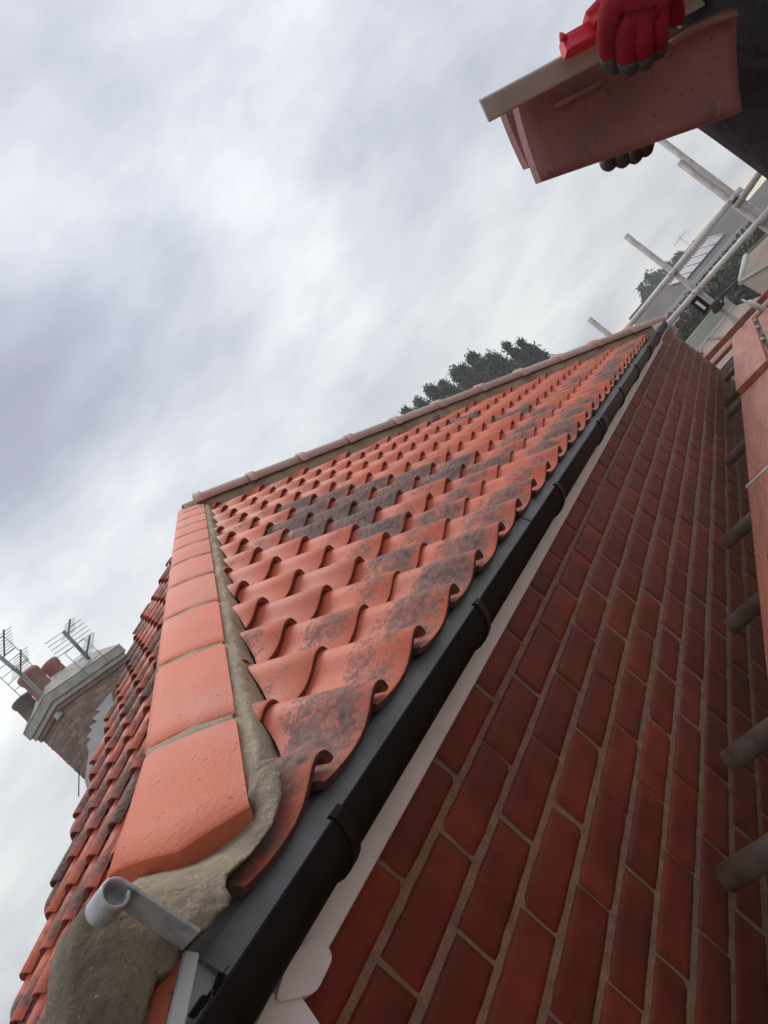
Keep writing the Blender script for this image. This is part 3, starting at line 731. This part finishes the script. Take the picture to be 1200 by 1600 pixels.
bush(1131, 427, 37, 2.7, 4.2, 'dark bush in the middle of the row under the white guard rail')
bush(1157, 397, 38, 2.7, 4.2, 'dark bush above the small felt roofed shed')
bush(1182, 367, 39, 2.7, 4.2, 'dark bush beyond the ridge trim of the small felt roofed shed')
bush(1203, 344, 40, 2.2, 4.4, 'dark bush at the picture edge below the paired scaffold poles')
m_dry = mat('dry yellow leaf', (.14, .10, .045), .8, (.10, .085, .04), 1, 3)
bush(1068, 560, 26, .5, 1.2, 'small dry yellowish bush at the end of the brick wall', m_dry, .05, 40)

# ---- flat roof and shed
fr_ = thing('flat_roof_extension', hz(1110, 545, -4), 'flat beige felt roof with a pale green raised edge, beyond the brick wall', 'building')
zf_ = -1.75
A_, B_, C_, D_ = hz(1060, 588, zf_), hz(1150, 478, zf_), hz(1215, 452, zf_), hz(1105, 628, zf_)
prism('roof_sheet', [A_, B_, C_, D_], (0, 0, -.12), m_felt, fr_)
prism('wall', [p+(sum((A_, B_, C_, D_), V())/4-p)*.03+V((0, 0, -.121)) for p in (A_, B_, C_, D_)], (0, 0, -3.17), m_render_, fr_)
prism('raised_edge', [A_+V((.02, 0, .55)), B_+V((.02, 0, .55)), B_+V((.02, 0, .0)), A_+V((.02, 0, 0))], (.25, 0, 0), m_trimgreen, fr_)
prism('edge_trim', [A_+V((-.10, 0, .004)), B_+V((-.10, 0, .004)), B_+V((.0, 0, .004)), A_+V((.0, 0, .004))], (0, 0, .10), m_white, fr_)
mm = A_.lerp(B_, .52); nn = D_.lerp(C_, .52)
prism('felt_seam', [mm+V((0, -.05, .004)), mm+V((0, .05, .004)), nn+V((0, .05, .004)), nn+V((0, -.05, .004))], (0, 0, .03), m_wood, fr_)
sh = thing('garden_shed', at(1180, 420, 27)-V((0, 0, 4)), 'small shed with a beige felt roof and weathered timber trim at the right edge', 'shed')
s0_, s1_, s2_, s3_ = at(1157, 441, 27), at(1166, 400, 30), at(1215, 352, 30.5), at(1225, 402, 27)
prism('roof_sheet', [s0_, s1_, s2_, s3_], (0, 0, -.08), m_felt, sh)
prism('front_roof_sheet', [s0_, s3_, s3_+V((-1.6, -.2, -1.2)), s0_+V((-1.6, -.2, -1.2))], (0, 0, -.08), m_felt, sh)
tube('timber_trim', [s0_, s1_], .10, m_trimgreen, sh, 6); tube('timber_trim', [s1_, s2_], .09, m_wood, sh, 6); tube('ridge_trim', [s0_+V((0, 0, .03)), s3_+V((0, 0, .03))], .05, m_trimgreen, sh, 6)
prism('wall', [p+V((.1, 0, -.09)) for p in (s0_, s1_, s2_, s3_)], (0, 0, -4.4), m_wood, sh)

# ------------------------------------------------------------------ chimney behind the left slope
K = at(73, 1086, 12.0); KR = hit(184, 1021, (0, 1, 0), K); KL = hit(49, 1128, (1, 0, 0), K)
CWX, CWY, CZ = KR.x-K.x, max(.8, KL.y-K.y), K.z
print('CHIM', CWX, KL.y-K.y, CZ)
ch = thing('chimney', (K.x+CWX/2, K.y+CWY/2, -5.5), 'old brick chimney with three clay pots, stepped lead flashing and a cement cap', 'chimney')
core = box('mortar_core', (K.x+.006, K.y+.006, -5.5), (K.x+CWX-.006, K.y+CWY-.006, CZ), m_chimm, ch)
cbr = []
for k in range(3):
    bm = bmesh.new(); box_bm(bm, (0, 0, 0), (1, 1, 1), .03)
    for v in bm.verts: v.co += V((mnoise.noise(v.co*3+V((k, 0, 0))), mnoise.noise(v.co*3+V((0, k, 3))), mnoise.noise(v.co*3+V((5, 0, k)))))*.05
    me = bm_mesh('chimney_brick', bm); me.materials.append(m_chim); cbr.append(me)
nx_, ny_ = max(2, round(CWX/.225)), max(2, round(CWY/.225)); bwx, bwy = CWX/nx_, CWY/ny_
for c_ in range(22):
    z1 = CZ - c_*.075 - .29
    for axis, n_, bw in (('x', nx_, bwx), ('y', ny_, bwy)):
        sh_ = .5 if (c_ + (axis == 'y')) % 2 else 0
        a = -sh_
        while a < n_-.01:
            lo, hi = max(a, 0)*bw, min(a+1, n_)*bw; a += 1
            if hi-lo < .03: continue
            if axis == 'x': mn, sz = V((K.x+lo+.005, K.y-.004+random.uniform(-.004, .004), z1-.066)), V((hi-lo-.010, .05, .062))
            else: mn, sz = V((K.x-.004+random.uniform(-.004, .004), K.y+lo+.007, z1-.066)), V((.05, hi-lo-.010, .062))
            obj('brick', random.choice(cbr), None, ch, Matrix.Translation(mn) @ Matrix.Diagonal((*sz, 1)))
for dz, ov, h in ((-.29, .030, .066), (-.22, .055, .068), (-.15, .085, .135)):
    box('oversail_course', (K.x-ov, K.y-ov, CZ+dz), (K.x+CWX+ov, K.y+CWY+ov, CZ+dz+h), m_stone if dz > -.25 else m_chim, ch, .006)
bm = bmesh.new()
tp = [bm.verts.new(V((K.x+x*CWX, K.y+y*CWY, CZ+.24))) for x, y in ((.2, .2), (.8, .2), (.8, .8), (.2, .8))]
bt_ = [bm.verts.new(V((K.x+x, K.y+y, CZ-.012))) for x, y in ((-.095, -.095), (CWX+.095, -.095), (CWX+.095, CWY+.095), (-.095, CWY+.095))]
bm.faces.new(tp); bm.faces.new(bt_)
for k in range(4): bm.faces.new((bt_[k], bt_[(k+1) % 4], tp[(k+1) % 4], tp[k]))
obj('cement_cap', bm_mesh('cement_cap', bm), m_stone, ch)
for fx, fy, mt, rr, hh in ((.14, .28, m_pot, .17, .46), (.44, .35, m_pot, .14, .44), (.10, .85, m_potgrey, .15, .34)):
    lathe('chimney_pot', [(rr*.98, 0), (rr*.92, hh*.75), (rr*1.02, hh*.8), (rr*1.06, hh*.92), (rr, hh), (rr*.82, hh), (rr*.80, hh*.4)], (K.x+fx*CWX, K.y+fy*CWY, CZ+.04), (0, 0, 1), mt, ch, 20)
# the rear wing of the house that carries the chimney
rw = [V((K.x-.8, K.y-1.2, -5.5)), V((K.x+5, K.y+3.5, -.9))]
box('rear_wall', rw[0], rw[1], m_brick, house)
prism('rear_roof', [V((rw[0].x-.2, rw[0].y-.2, -.9)), V((rw[0].x-.2, rw[1].y+.2, -.9)), V((rw[0].x-.2, K.y+1.2, .4))], (6.2, 0, 0), m_capfar, house)
# stepped lead flashing on the front face
def cf(u, v): return hit(u/4.615, 960+v/4.615, (0, 1, 0), K+V((0, -.014, 0)))
steps = [(800, 560), (690, 690), (722, 700), (662, 752), (700, 772), (640, 812), (664, 832), (622, 884), (652, 898), (622, 940), (642, 985), (612, 1195), (640, 1330), (760, 1250), (850, 800)]
prism('stepped_flashing', [cf(*p) for p in steps], (0, -.006, 0), m_lead, ch)
tube('cable', [cf(565, 1135)+V((0, -.03, 0)), cf(562, 1320)+V((0, -.03, 0))], .008, m_black, ch, 5)
# ---- television aerials
def yagi(parent, base, tip, n, el, elv, mat_=None):
    bm = bmesh.new(); tube_bm(bm, [base, tip], .013, 6)
    for k in range(n):
        p = base.lerp(tip, (k+.3)/n); l = el*(1-.35*k/n)
        tube_bm(bm, [p-elv*l/2, p+elv*l/2], .0048, 5)
    obj('yagi_boom', bm_mesh('yagi_boom', bm), m_aerial, parent)
def ch_at(u, v, off=0): return at(u/4.615, 960+v/4.615, 12.0+off)
hb = ray(30, 1660); hb = V((hb.x, hb.y, 0)).normalized()      # the way both aerials point
he = V((-hb.y, hb.x, 0))
def aerial(label, mast_pts, heads, grids):
    t = thing('tv_aerial', mast_pts[0], label, 'aerial', 'television aerials on the chimney')
    tube('mast', mast_pts, .030, m_galv if len(mast_pts) > 2 else m_aerial, t, 8)
    for (u, v), ln, n, el in heads:
        b = ch_at(u, v); yagi(t, b, b - hb*ln, n, el, he)
    for (u, v), ln, n in grids:
        b = ch_at(u, v); bm = bmesh.new(); up = V((0, 0, 1))
        for k in range(n):
            z = (k/(n-1)-.5)*.50
            tube_bm(bm, [b+hb*.05+up*z-he*ln/2, b+hb*.05+up*z+he*ln/2], .0055, 5)
        for sgn in (-1, 1): tube_bm(bm, [b+hb*.05+up*-.25+he*ln/2*sgn, b+hb*.05+up*.25+he*ln/2*sgn], .0055, 5)
        obj('reflector_grid', bm_mesh('reflector_grid', bm), m_aerial, t)
    return t
aerial('tv aerial on a long mast strapped to the near corner of the chimney', [ch_at(445, 712), ch_at(300, 575), ch_at(148, 428), ch_at(-40, 275)], [((148, 425), .80, 8, .30), ((32, 300), .85, 8, .32)], [((146, 425), .40, 5), ((60, 268), .24, 3)])
for k in (0,):
    p = ch_at(443, 710); box('mast_strap', p-V((.09, .05, .04)), p+V((.09, .05, .04)), m_galv, ch)
aerial('tv aerial on the far end of the chimney, the one by the tiled slope', [ch_at(650, 330, .6), ch_at(455, 120, .6)], [((622, 300), .70, 8, .26), ((490, 158), .55, 6, .24)], [((628, 300), .34, 4)])
t_ = [o for o in bpy.data.objects if o.name.startswith('tv_aerial')][-1]
bm = bmesh.new()
for k in range(5):
    b = ch_at(455+k*22, 125+k*24, .6); dv = (ch_at(560, 60) - ch_at(400, 170)).normalized(); tube_bm(bm, [b-dv*.3, b+dv*.3], .006, 5)
obj('cross_element', bm_mesh('cross_element', bm), m_aerial, t_)

# ------------------------------------------------------------------ scaffold
XS = 6.3
SP = 'upright scaffold poles at the far end'
def pole(label, pts, group, rad=.0245, name='scaffold_pole', wall=.16, m_=None):
    o = tube(name, pts, rad, m_ or m_pole, None, 16, wall); return tag(o, label, 'scaffold pole', group)
pole('slim upright pole in the middle with the dark clamp and white plate', [(XS, -.335, -5.5), (XS, -.328, .895)], SP, .027)
pole('short upright pole poking up behind the far hip of the tiled roof', [(XS, .425, -5.5), (XS, .432, .68)], SP, .026)
pole('taller of the two paired upright poles, reaching behind the held tile', [(XS, -1.10, -5.5), (XS, -1.085, 1.5)], SP, .027)
pole('shorter of the two paired upright poles by the man', [(XS-.01, -1.035, -5.5), (XS-.01, -1.035, .925)], SP, .026)
SR = 'guard rails across the far end'
pole('upper guard rail crossing just above the solar panels', [(XS-.055, .60, .338), (XS-.055, -1.16, .372)], SR, .025, m_=m_rail)
pole('lower bright guard rail crossing below the far windows', [(XS-.055, .06, .088), (XS-.055, -1.6, .075)], SR, .026, m_=m_rail)
pole('short rail end beside the paired poles at the right edge', [(XS-.12, -1.02, .30), (XS-.12, -2.0, .42)], SR, .027)
# couplers
def coupler(p, label, s=.055, m_=None):
    t = thing('scaffold_clamp', p, label, 'clamp', 'scaffold clamps')
    bm = bmesh.new(); box_bm(bm, V(p)-V((s, s*.8, s*.6)), V(p)+V((s*.7, s*.8, s*.6)), .012); obj('clamp_body', bm_mesh('clamp_body', bm), m_ or m_clamp, t)
    tube('clamp_bolt', [V(p)+V((-s, -s*.7, 0)), V(p)+V((-s*1.5, -s*.7, 0))], .012, m_galv, t, 6); tube('clamp_bolt', [V(p)+V((-s, s*.7, .01)), V(p)+V((-s*1.5, s*.7, .01))], .012, m_galv, t, 6)
coupler((XS-.02, -.335, .350), 'clamp on the slim pole where the upper guard rail crosses', .042)
coupler((XS-.02, -.332, .085), 'clamp on the slim pole where the lower guard rail crosses', .042)
coupler((XS-.02, -.335, -.13), 'large dark clamp low on the slim pole, below the lower guard rail', .075)
coupler((XS-.03, -1.06, .365), 'clamp joining the two paired poles to the upper rail', .045)
coupler((XS-.05, -1.07, .06), 'clamp at the right end of the lower guard rail', .045, m_galv)
pl = thing('scaffold_tag', hx(1095, 478, XS-.06), 'black plate with a white strip fixed to the slim pole', 'plate')
pc = hx(1092, 474, XS-.06)
box('plate', pc+V((0, -.045, -.10)), pc+V((.02, .045, .07)), m_black, pl, .004)
box('white_strip', pc+V((-.006, -.010, -.075)), pc+V((-.001, .016, .03)), m_white, pl)
rope = tube('rope', [hx(1115, 480, XS-.08), hx(1128, 470, XS-.1), hx(1131, 458, XS-.2), hx(1140, 450, XS-.25), hx(1152, 440, XS-.3)], .012, m_clamp, None, 6)
tag(rope, 'dark rope trailing from the large clamp on the slim pole', 'rope')
# putlog tubes under the boards
PG = 'short tube ends pointing at the brick wall under the boards'
for k, (u, v, lab) in enumerate(((1131, 1375, 'tube end nearest the viewer, at the lowest brick joints'), (1130, 1195, 'second tube end from the viewer, pale and smooth'), (1133, 990, 'third tube end from the viewer, rust stained'), (1130, 852, 'tube end below the shiny board strap'), (1128, 727, 'single dark tube end midway along the wall'), (1127, 655, 'darkest tube end, nearest us of a close pair'), (1126, 631, 'upper tube end of the close pair'), (1122, 590, 'farthest tube end, near the corner of the wall'))):
    p = hy(u, v, -.03)
    pole(lab+', under the boards', [(p.x, -.035-.01*(k % 3), -.4845), (p.x+random.uniform(-.03, .03), -1.75, -.4845)], PG, .0245, 'scaffold_tube', .16, m_tube)
pole('bright tube stub poking out at the far corner beyond the wall', [hx(1114, 598, 6.0), hx(1126, 583, 6.0)+V((.0, -.25, 0))], None, .03, 'scaffold_tube')
pole('long tube lying in the gap between the two rows of boards', [(2.4, -.460, -.445), (6.2, -.405, -.445)], None, .022, 'scaffold_tube')
for x, u in ((5.6, 0), (5.1, 1), (4.35, 2)):
    coupler((x, -.452, -.412), ('small bright clamp in the board gap nearest the far end', 'small bright clamp in the middle of the board gap', 'clamp in the board gap nearest the viewer')[u], .03, m_galv)
# boards
BG = 'scaffold boards of the platform'
ZB = -.46
def board(x0, x1, y0, y1, label, dz=0, rot=0.0):
    bm = bmesh.new(); box_bm(bm, (x0, y0, ZB+dz), (x1, y1, ZB+.038+dz), .004)
    c = V(((x0+x1)/2, (y0+y1)/2, 0)); bmesh.ops.rotate(bm, verts=bm.verts, cent=c, matrix=Matrix.Rotation(rot, 3, 'Z'))
    t = thing('scaffold_board', (c.x, c.y, ZB+dz), label, 'board', BG)
    obj('plank', bm_mesh('plank', bm), m_board, t)
    if x1 < 1.59 and y1 > -.3:
        bm = bmesh.new(); box_bm(bm, (x1-.03, y0-.003, ZB-.002), (x1+.003, y1+.004, ZB+.041)); bmesh.ops.rotate(bm, verts=bm.verts, cent=c, matrix=Matrix.Rotation(rot, 3, 'Z'))
        obj('end_strap', bm_mesh('end_strap', bm), m_galv, t)
    return t
board(-2.4, 1.58, -.440, -.216, 'orange dusty board along the wall, the nearest one', .0, .002)
board(1.60, 3.40, -.450, -.226, 'orange dusty board along the wall, the middle one', .003, -.004)
board(3.30, 5.75, -.455, -.235, 'pinkish board along the wall with a dark burn mark, the far one', .040, -.001)
for k, (y, lab) in enumerate(((-.70, 'board of the second row, beside the long gap'), (-.94, 'board of the third row from the wall'), (-1.18, 'board of the fourth row from the wall'), (-1.42, 'board of the outermost row'))):
    board(-2.4, 1.5, y, y+.222, 'near '+lab+', beside the man', random.uniform(0, .004))
    board(1.52, 5.75+.1*(k % 2), y, y+.222, 'far '+lab+', below the rails', random.uniform(0, .004))
bm_ = lump('burn_mark', [hz(u, v, -.3805) for u, v in ((1117, 533), (1122, 526), (1133, 522), (1137, 517), (1130, 527), (1124, 533))], 0, .001, m_black, [o for o in bpy.data.objects if o.name.startswith('plank')][2], .0, .0) if False else None
tt = thing('plank_across', (6.1, 0, -.46), 'long reddish plank lying across the far end of the platform', 'board')
box('plank', (5.92, -.95, -.455), (6.14, .42, -.42), m_board, tt, .004)
tt = thing('toe_board', (6.2, 0, -.42), 'upright reddish toe board across the far end, below the slim pole', 'board')
box('plank', (6.185, -.95, -.41), (6.222, .52, -.355), m_board, tt, .004)
# white cartridge standing on the boards
cp = hx(1178, 478, 5.9); cz = hx(1172, 466, 5.9)
ct = thing('sealant_cartridge', cp, 'white sealant cartridge with a nozzle standing on the plank near the slim pole', 'cartridge')
lathe('tube', [(0, -.16), (.024, -.16), (.024, 0), (.022, .006), (.012, .012), (.0, .012)], cp+V((0, 0, .05)), (-.1, .15, 1), m_white, ct, 16)
lathe('nozzle', [(.013, .0), (.006, .05), (0, .052)], cp+V((-.006, .009, .062)), (-.1, .15, 1), m_white, ct, 10)

# ------------------------------------------------------------------ the man and what he carries
def skin_obj(name, verts, edges, radii, mat_, parent, sub=2, root=0):
    me = bpy.data.meshes.new(name); me.from_pydata([tuple(v) for v in verts], edges, []); me.update()
    o = bpy.data.objects.new(name, me); me.materials.append(mat_); put(o, parent)
    sk = o.modifiers.new('skin', 'SKIN'); sk.use_smooth_shade = True
    for k, r in enumerate(radii):
        d = me.skin_vertices[0].data[k]; d.radius = r if isinstance(r, tuple) else (r, r); d.use_root = (k == root)
    ss = o.modifiers.new('sub', 'SUBSURF'); ss.levels = sub; ss.render_levels = sub
    return o
ZF = -.42; MX, MY = .02, -1.085
man = thing('person', (MX, MY, ZF), 'man in dark jacket and red rubber palmed gloves carrying clay tiles, seen from below', 'person')
# the body: one surface, pelvis first
hand_top = at(1000, -40, 1.06)
bv = [(MX, MY, .50), (MX, MY-.09, .70), (MX, MY-.22, .92), (MX-.01, MY-.28, 1.03), (MX-.02, MY-.31, 1.12), (MX-.04, MY-.33, 1.24),
      (MX, MY+.10, .44), (MX-.02, MY+.11, .06), (MX+.02, MY+.11, -.34), (MX-.14, MY+.13, -.39),
      (MX, MY-.10, .44), (MX-.02, MY-.11, .06), (MX+.02, MY-.11, -.34), (MX-.14, MY-.13, -.39),
      (MX-.02, MY-.10, .99), tuple(at(1190, -170, 1.30)), tuple(hand_top),
      (MX, MY-.44, .93), (MX-.06, MY-.40, .66), tuple(at(1010, 190, 1.33))]
be = [(0, 1), (1, 2), (2, 3), (3, 4), (4, 5), (0, 6), (6, 7), (7, 8), (8, 9), (0, 10), (10, 11), (11, 12), (12, 13), (3, 14), (14, 15), (15, 16), (3, 17), (17, 18), (18, 19)]
br = [(.12, .16), (.11, .145), (.12, .17), (.08, .12), .055, (.085, .075), .085, .055, .04, .035, .085, .055, .04, .035, .055, .042, .030, .055, .042, .030]
skin_obj('body', bv, be, br, m_skin, man)
# head details sit on the head, facing the camera side
hd = V((MX-.04, MY-.335, 1.26))
lathe('head', [(0, -.12), (.05, -.11), (.072, -.05), (.078, .02), (.07, .075), (.045, .11), (0, .125)], hd, (0, 0, 1), m_skin, man, 20)
lathe('hair', [(.080, .0), (.082, .04), (.072, .088), (.046, .122), (0, .136)], hd+V((.012, 0, 0)), (0, 0, 1), m_hair, man, 20)
lathe('nose', [(0, -.02), (.012, -.014), (.006, .016), (0, .02)], hd+V((-.078, 0, -.01)), (0, 0, 1), m_skin, man, 10)
for s_ in (-1, 1):
    lathe('eye', [(0, -.011), (.008, -.007), (.011, 0), (.008, .007), (0, .011)], hd+V((-.064, s_*.03, .015)), (0, 0, 1), m_white, man, 10)
    lathe('ear', [(0, -.028), (.012, -.015), (.014, .01), (0, .028)], hd+V((.005, s_*.078, 0)), (0, 0, 1), m_skin, man, 10)
tube('mouth', [hd+V((-.068, -.022, -.055)), hd+V((-.074, 0, -.056)), hd+V((-.068, .022, -.055))], .005, m_heldtile, man, 6)
# jacket: loose, hem at mid thigh; sleeves to the wrists
w0 = V(bv[15]).lerp(V(bv[16]), .95); w1 = V(bv[18]).lerp(V(bv[19]), .85)
jv = [(MX, MY-.075, .60), (MX-.005, MY-.035, .40), (MX-.01, MY-.030, .275), (MX, MY-.15, .80), (MX, MY-.24, .95), (MX-.01, MY-.285, 1.06),
      (MX-.02, MY-.10, 1.0), tuple(at(1190, -170, 1.30)), tuple(w0), (MX, MY-.43, .94), (MX-.06, MY-.40, .67), tuple(w1)]
je = [(0, 1), (1, 2), (0, 3), (3, 4), (4, 5), (4, 6), (6, 7), (7, 8), (4, 9), (9, 10), (10, 11)]
jr = [(.16, .185), (.18, .205), (.19, .215), (.15, .165), (.125, .15), (.07, .08), .075, .06, .045, .08, .065, .045]
skin_obj('jacket', jv, je, jr, m_jacket, man, 3)
tv_ = [(MX, MY, .48), (MX, MY+.10, .42), (MX-.02, MY+.11, .06), (MX+.02, MY+.11, -.30), (MX, MY-.10, .42), (MX-.02, MY-.11, .06), (MX+.02, MY-.11, -.30)]
skin_obj('trousers', tv_, [(0, 1), (1, 2), (2, 3), (0, 4), (4, 5), (5, 6)], [(.14, .17), .105, .078, .068, .105, .078, .068], m_jacket, man)
for s_ in (-1, 1):
    skin_obj('boot', [(MX+.03, MY+.11*s_, -.28), (MX+.03, MY+.11*s_, -.37), (MX-.08, MY+.12*s_, -.385), (MX-.17, MY+.13*s_, -.39)], [(0, 1), (1, 2), (2, 3)], [.06, .05, .045, .032], m_rubber, man)
# right glove: back of the hand red, fingertips dipped in black, hooked over the channel
def glove(name, palm, fingers, thumb, pr, mred, mtip, parent):
    o = skin_obj(name, palm[0], palm[1], pr, mred, parent)
    for f, r in fingers + thumb:
        rad = [r*1.04, r*1.05, r, r*.94, r*.82][:len(f)]
        skin_obj('finger', f[:4], [(0, 1), (1, 2), (2, 3)], rad[:4], mred, o)
        if len(f) > 4: skin_obj('fingertip', [V(f[3]).lerp(V(f[2]), .45), f[3], f[4]], [(0, 1), (1, 2)], [rad[3]*1.06, rad[3]*1.07, rad[4]], mtip, o)
    return o
def P(u, v, d): return at(u, v, d)
gv = [P(1006, -70, 1.05), P(1000, -18, 1.0)]; ge = [(0, 1)]; gr = [.036, (.036, .044)]
tips = []
for ch_, rr in (([(955, 26, .985), (948, 58, .976), (952, 84, .984), (960, 104, .998)], .0125), ([(980, 30, .978), (977, 64, .968), (980, 90, .975), (985, 106, .990)], .0125), ([(1004, 30, .978), (1003, 60, .969), (1004, 84, .977), (1007, 98, .993)], .0120), ([(1025, 22, .986), (1028, 48, .979), (1029, 68, .987), (1027, 82, 1.0)], .0108)):
    k0 = len(gv); gv += [P(*q) for q in ch_]; ge += [(1, k0), (k0, k0+1), (k0+1, k0+2), (k0+2, k0+3)]; gr += [rr*1.28, rr*1.03, rr*.98, rr*.86]
    tips.append((gv[k0+2].lerp(gv[k0+3], -.25), gv[k0+2].lerp(gv[k0+3], .5), gv[k0+3]+(gv[k0+3]-gv[k0+2])*.45, rr))
k0 = len(gv); gv += [P(1036, -20, 1.01), P(1048, 2, 1.02), P(1054, 22, 1.03), P(1055, 36, 1.04)]; ge += [(1, k0), (k0, k0+1), (k0+1, k0+2), (k0+2, k0+3)]; gr += [.017, .0135, .0125, .0105]
gl = skin_obj('glove', gv, ge, gr, m_glove, man, 2, 1)
for a_, b_, c_, rr in tips: skin_obj('fingertip', [a_, b_, c_], [(0, 1), (1, 2)], [rr*1.04, rr*1.03, rr*.78], m_rubber, gl)
# left hand comes from behind and holds the tiles from below
lp = [P(1005, 185, 1.32), P(985, 205, 1.29), P(955, 228, 1.27), P(975, 222, 1.27), P(993, 214, 1.27), P(1010, 206, 1.28)]
glove('glove', (lp, [(0, 1), (1, 2), (1, 3), (1, 4), (1, 5)]),
      [([P(955, 226, 1.27), P(951, 240, 1.25), P(950, 250, 1.235), P(951, 254, 1.215), P(952, 253, 1.195)], .0135),
       ([P(975, 220, 1.27), P(973, 236, 1.25), P(972, 245, 1.235), P(972, 249, 1.215), P(973, 248, 1.195)], .0135),
       ([P(994, 212, 1.27), P(992, 229, 1.25), P(991, 239, 1.235), P(991, 243, 1.215), P(992, 242, 1.195)], .0130),
       ([P(1011, 204, 1.28), P(1010, 220, 1.255), P(1009, 229, 1.24), P(1008, 233, 1.22), P(1008, 232, 1.2)], .012)],
      [([P(1020, 180, 1.31), P(1035, 170, 1.30), P(1040, 160, 1.29), P(1040, 152, 1.285)], .013)],
      [.034, (.030, .040), .020, .021, .021, .019], m_rubber, m_rubber, man)
# the tiles in his hands
def plate(name, corners, th, mat_, parent, bulge=.0, nu=14, nv=8, rib=None):
    """a gently bowed clay plate between four corners (tl, tr, br, bl), th thick, away from the viewer"""
    tl, tr, br_, bl = [V(c) for c in corners]; n = (tr-tl).cross(bl-tl).normalized(); c = (tl+tr+br_+bl)/4
    n = n if n.dot(c-CAM) > 0 else -n
    bm = bmesh.new(); F, B = [], []
    for j in range(nv+1):
        for i in range(nu+1):
            a, b = i/nu, j/nv
            p = tl.lerp(tr, a).lerp(bl.lerp(br_, a), b)
            h = bulge*(1-(2*b-1)**2)
            if rib and abs(a-rib) < .5/nu+.001: h -= .004
            F.append(bm.verts.new(p+n*h)); B.append(bm.verts.new(p+n*(h+th)))
    W_ = nu+1
    for j in range(nv):
        for i in range(nu):
            k = j*W_+i
            bm.faces.new((F[k], F[k+1], F[k+W_+1], F[k+W_])).smooth = True; bm.faces.new((B[k+W_], B[k+W_+1], B[k+1], B[k])).smooth = True
    for i in range(nu):
        bm.faces.new((F[i+1], F[i], B[i], B[i+1])); k = nv*W_+i; bm.faces.new((F[k], F[k+1], B[k+1], B[k]))
    for j in range(nv):
        k = j*W_; bm.faces.new((F[k], F[k+W_], B[k+W_], B[k])); k = j*W_+nu; bm.faces.new((F[k+W_], F[k], B[k], B[k+W_]))
    return obj(name, bm_mesh(name, bm), mat_, parent)
ht = thing('clay_tile', P(980, 150, 1.12), 'large flat reddish clay tile held out in front of the man, seen from below', 'tile')
plate('tile_body', [P(806, 150, 1.06), P(1152, 12, 1.22), P(1160, 174, 1.20), P(846, 283, 1.05)], .018, m_heldtile, ht, .006)
lip = [P(868, 166, 1.075), P(900, 150, 1.09), P(925, 138, 1.10), P(945, 126, 1.11)]
tube('tile_lip', lip, .0035, m_heldtile, ht, 8)
tube('tile_lip', [P(1042, 72, 1.15), P(1080, 48, 1.165), P(1120, 31, 1.19), P(1150, 24, 1.21)], .0045, m_heldtile, ht, 8)
tube('tile_nib', [P(1120, 158, 1.165), P(1124, 172, 1.165), P(1122, 182, 1.165)], .004, m_heldtile, ht, 6)
ht2 = thing('clay_tile', P(960, 140, 1.16), 'second clay tile behind the held one, its stepped end sticking out', 'tile')
plate('tile_body', [P(784, 160, 1.085), P(1145, 10, 1.25), P(1150, 150, 1.24), P(826, 262, 1.085)], .018, m_heldtile, ht2, .004)
gc = thing('grey_channel', P(900, 90, 1.04), 'pale grey plastic channel held along the top of the clay tiles', 'channel')
plate('channel_side', [P(750, 157, 1.0), P(1085, -22, 1.14), P(1102, 8, 1.15), P(765, 191, 1.01)], .004, m_greyplas, gc, 0)
plate('channel_top', [P(775, 143, 1.045), P(1085, -30, 1.18), P(1085, -21, 1.142), P(752, 156, 1.002)], .003, m_greyplas, gc, 0)
rd = thing('red_bar', P(905, 50, 1.03), 'short red plastic bar with a snapped end lying on the grey channel', 'bar')
plate('bar_body', [P(878, 56, 1.03), P(950, 15, 1.06), P(956, 45, 1.05), P(886, 79, 1.02)], .016, m_red, rd, .002, 6, 4)
tube('snapped_tip', [P(881, 62, 1.03), P(877, 54, 1.03), P(874, 51, 1.03)], [.005, .003, .0008], m_red, rd, 6)
plate('bar_grip', [P(915, 18, 1.04), P(955, -25, 1.06), P(960, 20, 1.05), P(930, 35, 1.035)], .02, m_red, rd, .004, 6, 4)

# ------------------------------------------------------------------ the damp air
m_haze = bpy.data.materials.new('damp air'); m_haze.use_nodes = True; t = m_haze.node_tree; t.nodes.clear()
pv_ = N(t, 'ShaderNodeVolumePrincipled'); pv_.inputs['Color'].default_value = (.93, .95, 1.0, 1); pv_.inputs['Density'].default_value = .0021; pv_.inputs['Anisotropy'].default_value = .2
mo = N(t, 'ShaderNodeOutputMaterial'); t.links.new(pv_.outputs[0], mo.inputs['Volume'])
box('haze', (-130, -230, -6.5), (310, 270, 12), m_haze)['kind'] = 'stuff'
